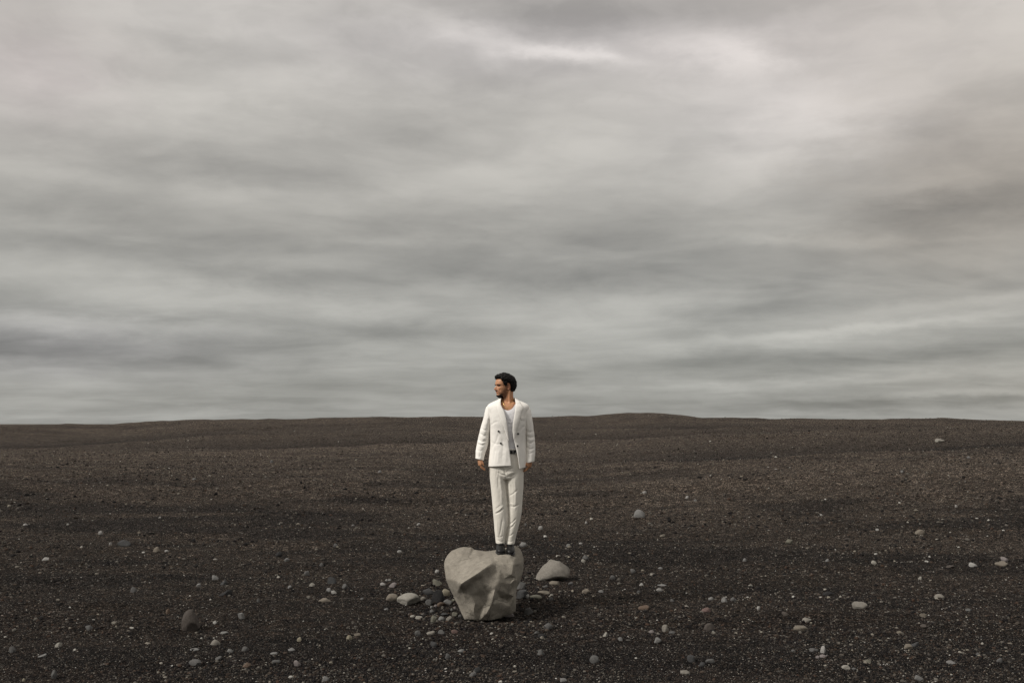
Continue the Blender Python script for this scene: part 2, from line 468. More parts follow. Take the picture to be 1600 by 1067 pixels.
# ---------------------------------------------------------------- loose gravel, too fine to count
def pebble_material():
    m, nt, b = newmat('loose_pebble')
    g = G(nt)
    info = g.N.new('ShaderNodeObjectInfo')
    col = g.ramp(info.outputs['Random'], [(0, (.007, .0066, .007)), (.34, (.014, .0125, .0122)), (.52, (.032, .024, .018)), (.66, (.022, .0205, .0205)),
                                          (.75, (.060, .051, .042)), (.83, (.050, .030, .021)), (.895, (.070, .064, .055)), (.96, (.12, .110, .096)), (.986, (.20, .18, .145)), (1, (.38, .37, .345))])
    n = g.noise(g.coord('Object'), 3.5, 4, .6).outputs[0]
    col = g.mix(.6, col, g.ramp(n, [(.3, .6), (.7, 1.35)]), 'MULTIPLY')
    g.L.new(col, b.inputs['Base Color'])
    b.inputs['Roughness'].default_value = .85
    b.inputs['Specular IOR Level'].default_value = .10
    return m

def build_gravel(n=420000):
    rs = np.random.RandomState(21)
    py = 676 + (1150 - 676) * rs.rand(n) ** 0.62
    px = -260 + 2120 * rs.rand(n)
    d = F * CAM_Z / (py - HZ)                       # spread evenly over the plain as it recedes
    d = d * (1 + .12 * (rs.rand(n) - .5))
    x = (px - 800) / F * d; y = d
    clump = fbm(x / 1.9, y / .9, 31, 3)
    spx = 1.15 * (1 - rs.rand(n)) ** (-1 / 2.7)       # many small, few large
    spx = np.minimum(spx, 5.0 + 2.0 * rs.rand(n))
    keep = (spx < 2.3) | (rs.rand(n) < np.clip(.40 + 1.5 * clump, .05, 1))
    size = spx * d / F
    keep &= size < .085
    keep &= ~((np.hypot((x + .25) / .46, (y - 10.1) / .33) < 1))
    x, y, size = x[keep], y[keep], size[keep]
    m_ = 520                                         # broken rubble dug up round the boulder
    an = 6.2832 * rs.rand(m_); rr_ = 1 + np.abs(rs.randn(m_)) * .42
    x = np.concatenate([x, -.25 + .44 * rr_ * np.cos(an) - .12 * (rs.rand(m_) > .5)]); y = np.concatenate([y, 10.02 + .36 * rr_ * np.sin(an)])
    size = np.concatenate([size, .014 + .034 * rs.rand(m_) ** 2.2])
    n = len(x)
    z = ground_z(x, y)
    flat = .45 + .4 * rs.rand(n)
    scl = np.stack([size * (.8 + .5 * rs.rand(n)), size * (.7 + .4 * rs.rand(n)), size * flat], -1) * .5
    rot = np.stack([.35 * (rs.rand(n) - .5), .35 * (rs.rand(n) - .5), 6.28 * rs.rand(n)], -1)
    z = z + scl[:, 2] * .25
    me = bpy.data.meshes.new('gravel')
    me.vertices.add(n)
    me.vertices.foreach_set('co', np.stack([x, y, z], -1).ravel())
    a = me.attributes.new('scl', 'FLOAT_VECTOR', 'POINT'); a.data.foreach_set('vector', scl.ravel())
    a = me.attributes.new('rot', 'FLOAT_VECTOR', 'POINT'); a.data.foreach_set('vector', rot.ravel())
    a = me.attributes.new('idx', 'INT', 'POINT'); a.data.foreach_set('value', rs.randint(0, 7, n).astype(np.int32))
    o = bpy.data.objects.new('gravel', me)
    C.objects.link(o)
    ng = bpy.data.node_groups.new('scatter', 'GeometryNodeTree')
    ng.interface.new_socket('Geometry', in_out='INPUT', socket_type='NodeSocketGeometry')
    ng.interface.new_socket('Geometry', in_out='OUTPUT', socket_type='NodeSocketGeometry')
    N, L = ng.nodes, ng.links
    gi, go = N.new('NodeGroupInput'), N.new('NodeGroupOutput')
    m2p = N.new('GeometryNodeMeshToPoints')
    L.new(gi.outputs[0], m2p.inputs['Mesh'])
    g2i = N.new('GeometryNodeGeometryToInstance')
    mat = pebble_material()
    for k in range(7):
        ico = N.new('GeometryNodeMeshIcoSphere'); ico.inputs['Subdivisions'].default_value = 2; ico.inputs['Radius'].default_value = 1.0
        sp = N.new('GeometryNodeSetPosition')
        nz = N.new('ShaderNodeTexNoise'); nz.noise_dimensions = '4D'
        nz.inputs['Scale'].default_value = .75; nz.inputs['W'].default_value = k * 5.3; nz.inputs['Detail'].default_value = 1.0
        sub = N.new('ShaderNodeVectorMath'); sub.operation = 'SUBTRACT'; sub.inputs[1].default_value = (.5, .5, .5)
        scv = N.new('ShaderNodeVectorMath'); scv.operation = 'SCALE'; scv.inputs['Scale'].default_value = 1.5
        L.new(nz.outputs['Color'], sub.inputs[0]); L.new(sub.outputs[0], scv.inputs[0])
        L.new(ico.outputs['Mesh'], sp.inputs['Geometry']); L.new(scv.outputs[0], sp.inputs['Offset'])
        sm = N.new('GeometryNodeSetMaterial'); sm.inputs['Material'].default_value = mat
        L.new(sp.outputs[0], sm.inputs[0]); L.new(sm.outputs[0], g2i.inputs[0])
    iop = N.new('GeometryNodeInstanceOnPoints'); iop.inputs['Pick Instance'].default_value = True
    L.new(m2p.outputs[0], iop.inputs['Points']); L.new(g2i.outputs[0], iop.inputs['Instance'])
    def attr(nm, t):
        a = N.new('GeometryNodeInputNamedAttribute'); a.data_type = t; a.inputs[0].default_value = nm; return a.outputs['Attribute']
    L.new(attr('idx', 'INT'), iop.inputs['Instance Index'])
    L.new(attr('scl', 'FLOAT_VECTOR'), iop.inputs['Scale'])
    L.new(attr('rot', 'FLOAT_VECTOR'), iop.inputs['Rotation'])
    L.new(iop.outputs[0], go.inputs[0])
    md = o.modifiers.new('scatter', 'NODES'); md.node_group = ng
    tag(o, 'loose dark gravel with scattered pale grains covering the plain', 'gravel', kind='stuff')
build_gravel()
# ---------------------------------------------------------------- pixel + depth -> place
def W(px, py, y):
    d = pix_dir(px, py)
    return Vector((d.x / d.y * y, y, CAM_Z + d.z / d.y * y))

def rock_material(name, c1, c2, c3, scale=6.0, bumpd=.01, speck=.5):
    m, nt, b = newmat(name)
    g = G(nt)
    P = g.coord('Object')
    n1 = g.noise(P, scale, 6, .62, .4).outputs[0]
    n2 = g.noise(P, scale * 5, 6, .7).outputs[0]
    n3 = g.noise(P, scale * 22, 3, .6).outputs[0]
    col = g.mix(g.ramp(n1, [(.36, 0), (.64, 1)]), c1, c2)
    col = g.mix(g.ramp(n2, [(.42, 0), (.68, .75)]), col, c3)
    col = g.mix(speck, col, g.ramp(n3, [(.3, .72), (.5, 1.0), (.72, 1.22)]), 'MULTIPLY')
    vc = g.voro(g.mix(.25, P, g.noise(P, 5, 3, .6).outputs['Color'], 'ADD'), scale * .55, 'DISTANCE_TO_EDGE')
    crack = g.ramp(vc.outputs[0], [(0, 1), (.022, 0)])
    cmask = g.ramp(g.noise(P, scale * .5, 3, .5).outputs[0], [(.5, 0), (.6, 1)])
    crack = g.math('MULTIPLY', crack, cmask)
    col = g.mix(g.math('MULTIPLY', crack, .55), col, tuple(q * .45 for q in c3))
    pit = g.ramp(g.voro(P, scale * 11).outputs['Distance'], [(.0, 1), (.22, 0)])
    pit = g.math('MULTIPLY', pit, g.ramp(g.noise(P, scale * 1.7, 3, .5).outputs[0], [(.48, 0), (.62, 1)]))
    col = g.mix(g.math('MULTIPLY', pit, .45), col, tuple(q * .5 for q in c3))
    g.L.new(col, b.inputs['Base Color'])
    b.inputs['Roughness'].default_value = .92
    b.inputs['Specular IOR Level'].default_value = .2
    h = g.math('MULTIPLY_ADD', n2, .9, g.math('MULTIPLY_ADD', n3, .35, n1))
    h = g.math('MULTIPLY_ADD', crack, -.7, g.math('MULTIPLY_ADD', pit, -.35, h))
    g.L.new(g.bump(h, .55, bumpd), b.inputs['Normal'])
    return m

MAT_BOULDER = rock_material('boulder_stone', (.222, .201, .168), (.285, .26, .219), (.165, .149, .125), 4.0, .014)

def build_boulder():
    S = [(725, 854, 10.25), (736, 855, 10.27), (741, 858.3, 10.28), (759, 861, 10.3), (775, 859, 10.33), (790, 856, 10.36), (805.5, 852.2, 10.36),
         (811.6, 855.8, 10.34), (816, 862, 10.3), (819, 871.7, 10.25), (818.3, 888.7, 10.18), (814, 905.8, 10.1), (807, 920, 10.02), (806, 955, 9.98), (799.4, 959, 9.86),
         (783.6, 965, 9.79), (767.7, 969, 9.73), (748, 970, 9.70), (725.3, 968, 9.78), (715.5, 946, 9.90), (706.8, 929, 9.97), (700.5, 915, 9.98), (696, 903.8, 9.97), (692.8, 880, 10.05),
         (694.8, 873, 10.1), (698.3, 867, 10.15), (705.6, 860, 10.2), (714, 856, 10.23)]
    I = [(720, 912, 9.60), (745, 896.5, 9.67), (765, 881.4, 9.75), (775, 884, 9.80), (782, 889, 9.795), (800, 897, 9.80), (782, 867.5, 9.985), (797, 868.5, 9.99),
         (802, 882, 9.88), (803.5, 931, 9.80), (709, 906, 9.76), (713, 926, 9.80), (717, 938, 9.81), (749.5, 918, 9.705), (759, 913, 9.70), (773.8, 919, 9.70),
         (768, 943, 9.635), (742, 943, 9.64), (735, 930, 9.665), (780, 932, 9.76), (795, 928, 9.79), (791, 936, 9.85), (784, 941, 9.71), (735, 880, 9.93), (722, 868, 10.06),
         (750, 875, 9.95), (812, 880, 10.06), (809, 905, 9.97), (704, 886, 9.95), (770, 869, 10.03), (785, 858, 10.24), (800, 857, 10.27), (768, 900, 9.735), (757, 901, 9.72), (788, 904, 9.77),
         (779, 909, 9.725), (797, 912, 9.79), (739, 912, 9.69), (728, 944, 9.715), (760, 958, 9.64), (771, 930, 9.65), (801, 902, 9.85), (801.5, 918, 9.86), (803.5, 905, 9.80), (745, 866, 10.12), (731, 873, 10.03), (712, 869, 10.10),
         (803, 874, 9.98), (808, 887, 10.0), (775, 876, 9.90), (790, 880, 9.885), (780, 898, 9.745), (733, 958, 9.72), (755, 945, 9.70), (790, 950, 9.735), (797, 945, 9.76), (724, 926, 9.69), (740, 957, 9.65), (750, 932, 9.725), (760, 930, 9.715), (778, 952, 9.72), (748, 958, 9.70)]
    S = [(x, y, d_ + (.05 if y > 957 else 0)) for x, y, d_ in S]
    I = [(x, y, d_ + (.05 * min(1, (y - 918) / 25) if y > 918 else -.03 if i < 3 else 0)) for i, (x, y, d_) in enumerate(I)]
    pts = S + I
    edges = [(i, (i + 1) % len(S)) for i in range(len(S))]
    k = len(S)
    for a_, b_ in ((0, 1), (1, 2), (2, 3), (3, 4), (4, 5), (0, 10), (0, 56), (10, 11), (11, 12), (13, 14), (14, 15), (15, 40), (40, 16), (16, 39), (19, 20)):
        edges.append((k + a_, k + b_))
    vs2 = [Vector((p[0], -p[1])) for p in pts]
    ov, oe, of, vm, _, _ = delaunay_2d_cdt(vs2, edges, [], 1, 1e-5)
    # map output vertices to inputs
    V = []
    for i, v in enumerate(ov):
        src = vm[i][0] if vm[i] else None
        dep = pts[src][2] if src is not None else 9.9
        V.append(W(v.x, -v.y, dep))
    fr = [tuple(f) for f in of]
    idx = {}
    for i, s in enumerate(vm):
        for q in s: idx.setdefault(q, i)
    ring = [idx[i] for i in range(len(S))]
    nfront = len(V)
    cx = sum(V[i].x for i in ring) / len(ring)
    rings = [ring]
    for (dy, sx, dz) in ((.10, .95, -.01), (.19, .78, -.04), (.24, .45, -.10)):
        nr = []
        for j, i in enumerate(ring):
            v = V[i]
            nr.append(len(V))
            wob = noise.noise(Vector((j * 1.7, dy * 9, 3))) * .03
            cz = .25
            V.append(Vector((cx + (v.x - cx) * sx + wob, v.y + dy + wob, max(cz + (v.z - cz) * (sx * .3 + .7) + dz, -.12))))
        rings.append(nr)
    ctr = len(V); V.append(Vector((cx, 10.42, .2)))
    bm = bmesh.new()
    bv = [bm.verts.new(v) for v in V]
    for f in fr: bm.faces.new([bv[i] for i in f])
    n = len(ring)
    for r0, r1 in zip(rings, rings[1:]):
        for j in range(n):
            j2 = (j + 1) % n
            try: bm.faces.new([bv[r0[j]], bv[r0[j2]], bv[r1[j2]]]); bm.faces.new([bv[r0[j]], bv[r1[j2]], bv[r1[j]]])
            except ValueError: pass
    for j in range(n):
        bm.faces.new([bv[rings[-1][j]], bv[rings[-1][(j + 1) % n]], bv[ctr]])
    bmesh.ops.recalc_face_normals(bm, faces=bm.faces)
    bmesh.ops.subdivide_edges(bm, edges=bm.edges[:], cuts=3, use_grid_fill=True, smooth=0)
    for _ in range(1): bmesh.ops.smooth_vert(bm, verts=bm.verts[:], factor=.35, use_axis_x=True, use_axis_y=True, use_axis_z=True)
    bmesh.ops.subdivide_edges(bm, edges=bm.edges[:], cuts=1, use_grid_fill=True, smooth=0)
    bmesh.ops.smooth_vert(bm, verts=bm.verts[:], factor=.25, use_axis_x=True, use_axis_y=True, use_axis_z=True)
    bm.normal_update()
    nm = [v.normal.copy() for v in bm.verts]
    for v, nn in zip(bm.verts, nm):
        p = v.co
        d = noise.fractal(p * 9, 1.0, 2.0, 4) * .0035
        # chipped conchoidal facets
        c = noise.voronoi(p * 9 + Vector((2.2, 0, 0)))[0]
        d += (min(c[1] - c[0], .35) - .2) * .007
        r = 1 - abs(noise.noise(p * 5 + Vector((4, 1, 7))))
        d -= max(r - .92, 0) * .04
        v.co = p + nn * d
    me = bpy.data.meshes.new('boulder')
    base = Vector((cx, 10.0, 0))
    bmesh.ops.translate(bm, verts=bm.verts[:], vec=-base)
    bm.to_mesh(me); bm.free()
    me.materials.append(MAT_BOULDER)
    me.shade_smooth()
    try: me.set_sharp_from_angle(angle=R(38))
    except Exception: pass
    o = bpy.data.objects.new('boulder', me); o.location = base
    C.objects.link(o)
    tag(o, 'large pale beige angular boulder that the man in white stands on', 'boulder')
    return o
boulder = build_boulder()

# ---------------------------------------------------------------- stones, each its own thing
PAL = {
 'white': ((.34, .325, .30), (.44, .42, .39), (.25, .235, .215)),
 'cream': ((.31, .285, .235), (.39, .365, .31), (.23, .205, .17)),
 'tan': ((.20, .165, .12), (.26, .22, .165), (.14, .112, .085)),
 'beige': ((.235, .21, .17), (.31, .28, .235), (.18, .155, .13)),
 'yellow': ((.28, .24, .15), (.33, .29, .20), (.20, .165, .11)),
 'orange': ((.155, .092, .055), (.21, .145, .10), (.10, .065, .045)),
 'red': ((.17, .085, .07), (.25, .17, .145), (.11, .06, .05)),
 'pink': ((.22, .185, .175), (.28, .24, .23), (.16, .13, .125)),
 'lightgrey': ((.20, .195, .185), (.27, .262, .25), (.14, .134, .128)),
 'grey': ((.115, .111, .106), (.16, .155, .148), (.078, .075, .072)),
 'olive': ((.17, .16, .115), (.22, .21, .155), (.115, .105, .08)),
 'darkgrey': ((.062, .062, .063), (.09, .09, .09), (.042, .042, .043)),
 'brown': ((.082, .066, .055), (.13, .105, .087), (.052, .042, .036)),
 'black': ((.026, .025, .026), (.045, .042, .042), (.018, .018, .019)),
}
WORD = {'lightgrey': 'pale grey', 'darkgrey': 'dark grey', 'white': 'off-white', 'yellow': 'yellowish', 'orange': 'rusty orange', 'red': 'reddish'}
def _dull(c, k):
    l = sum(c) / 3; return tuple((q * .72 + l * .28) * k for q in c)
SMAT = {k: rock_material(k + '_stone', *[_dull(c, .74) for c in v], 9.0, .006, .6) for k, v in PAL.items()}

PROFILE = {  # outline heights, left to right, of the rocks large enough to have one
 'pale angular rock lying': [(0, .22), (.06, .40), (.2, .58), (.3, .70), (.42, .78), (.52, .92), (.6, 1.0), (.72, 1.0), (.8, .95), (.86, .80), (.94, .70), (1, .45)],
 'chalky off-white': [(0, .5), (.08, .66), (.2, .78), (.35, .86), (.5, .98), (.66, 1.0), (.82, .97), (.9, .8), (.96, .62), (1, .5)],
 'egg shaped brown-grey rock': [(0, .35), (.08, .62), (.2, .9), (.38, 1), (.58, .99), (.75, .86), (.9, .66), (1, .35)],
 'flat-topped block': [(0, .45), (.06, .9), (.15, 1.0), (.6, .97), (.9, 1.0), (1, .5)],
 'triangular stone wedged': [(0, .9), (.1, 1.0), (.9, 1.0), (1, .9)],
 'light grey rock alone': [(0, .5), (.1, .85), (.3, 1.0), (.6, .86), (.85, .6), (1, .3)],
 'black overhanging': [(0, .35), (.25, .55), (.5, .62), (.75, 1.0), (1, .85)],
}
def stone_mesh(seed, kind, sub, prof_=None):
    """unit stone: facets cut by random planes, then weathered"""
    rn = random.Random(seed)
    bm = bmesh.new()
    bmesh.ops.create_icosphere(bm, subdivisions=sub, radius=1)
    npl, lo, hi = {'a': (15, .50, .86), 'r': (9, .68, .95), 's': (13, .58, .88)}[kind]
    planes = []
    for _ in range(npl):
        n_ = Vector((rn.gauss(0, 1), rn.gauss(0, 1), rn.gauss(0, 1))).normalized()
        planes.append((n_, rn.uniform(lo, hi)))
    sk = rn.uniform(-.35, .35), rn.uniform(-.25, .25)
    off = Vector((rn.uniform(0, 50), rn.uniform(0, 50), 0))
    if not prof_ and kind != 'a': planes = planes + [(Vector((rn.gauss(0, 1), rn.gauss(0, 1), abs(rn.gauss(0, 1)))).normalized(), rn.uniform(.5, .72)) for _ in range(3)]
    if prof_:
        px_, pz_ = zip(*prof_)
        for v in bm.verts:
            p = v.co
            ee = 3.2 if kind == 'a' else 2.2
            m_ = (abs(p.x) ** ee + abs(p.y) ** 2.4 + abs(p.z) ** (ee if kind == 'a' else 2.6)) ** (1 / ee)
            p = p / m_
            top = float(np.interp((p.x + 1) / 2, px_, pz_))
            p.z = (p.z + 1) / 2 * top * (1 - .25 * max(0, -p.y)) * 2 - 1
            v.co = p
        planes = [(n_, d_ + .22) for n_, d_ in planes]
    for v in bm.verts:
        p = v.co.copy()
        for n_, d_ in planes:
            e = p.dot(n_) - d_
            if e > 0: p -= n_ * e * (.97 if kind == 'a' else .9)
        p *= 1 + .16 * noise.noise(p * 1.3 + off) + .06 * noise.noise(p * 4 + off) + (.02 * noise.noise(p * 10 + off) if sub > 3 else 0)
        p.x += sk[0] * p.z * .6; p.z += sk[1] * p.x * .5
        v.co = p
    xs = [v.co.x for v in bm.verts]; ys = [v.co.y for v in bm.verts]; zs = [v.co.z for v in bm.verts]
    for v in bm.verts:
        v.co.x = (v.co.x - (max(xs) + min(xs)) / 2) / (max(xs) - min(xs))
        v.co.y = (v.co.y - (max(ys) + min(ys)) / 2) / (max(ys) - min(ys))
        v.co.z = (v.co.z - min(zs)) / (max(zs) - min(zs))
    me = bpy.data.meshes.new('stone')
    bm.to_mesh(me); bm.free()
    me.shade_smooth()
    try: me.set_sharp_from_angle(angle=R(34 if kind == 'a' else 46))
    except Exception: pass
    return me

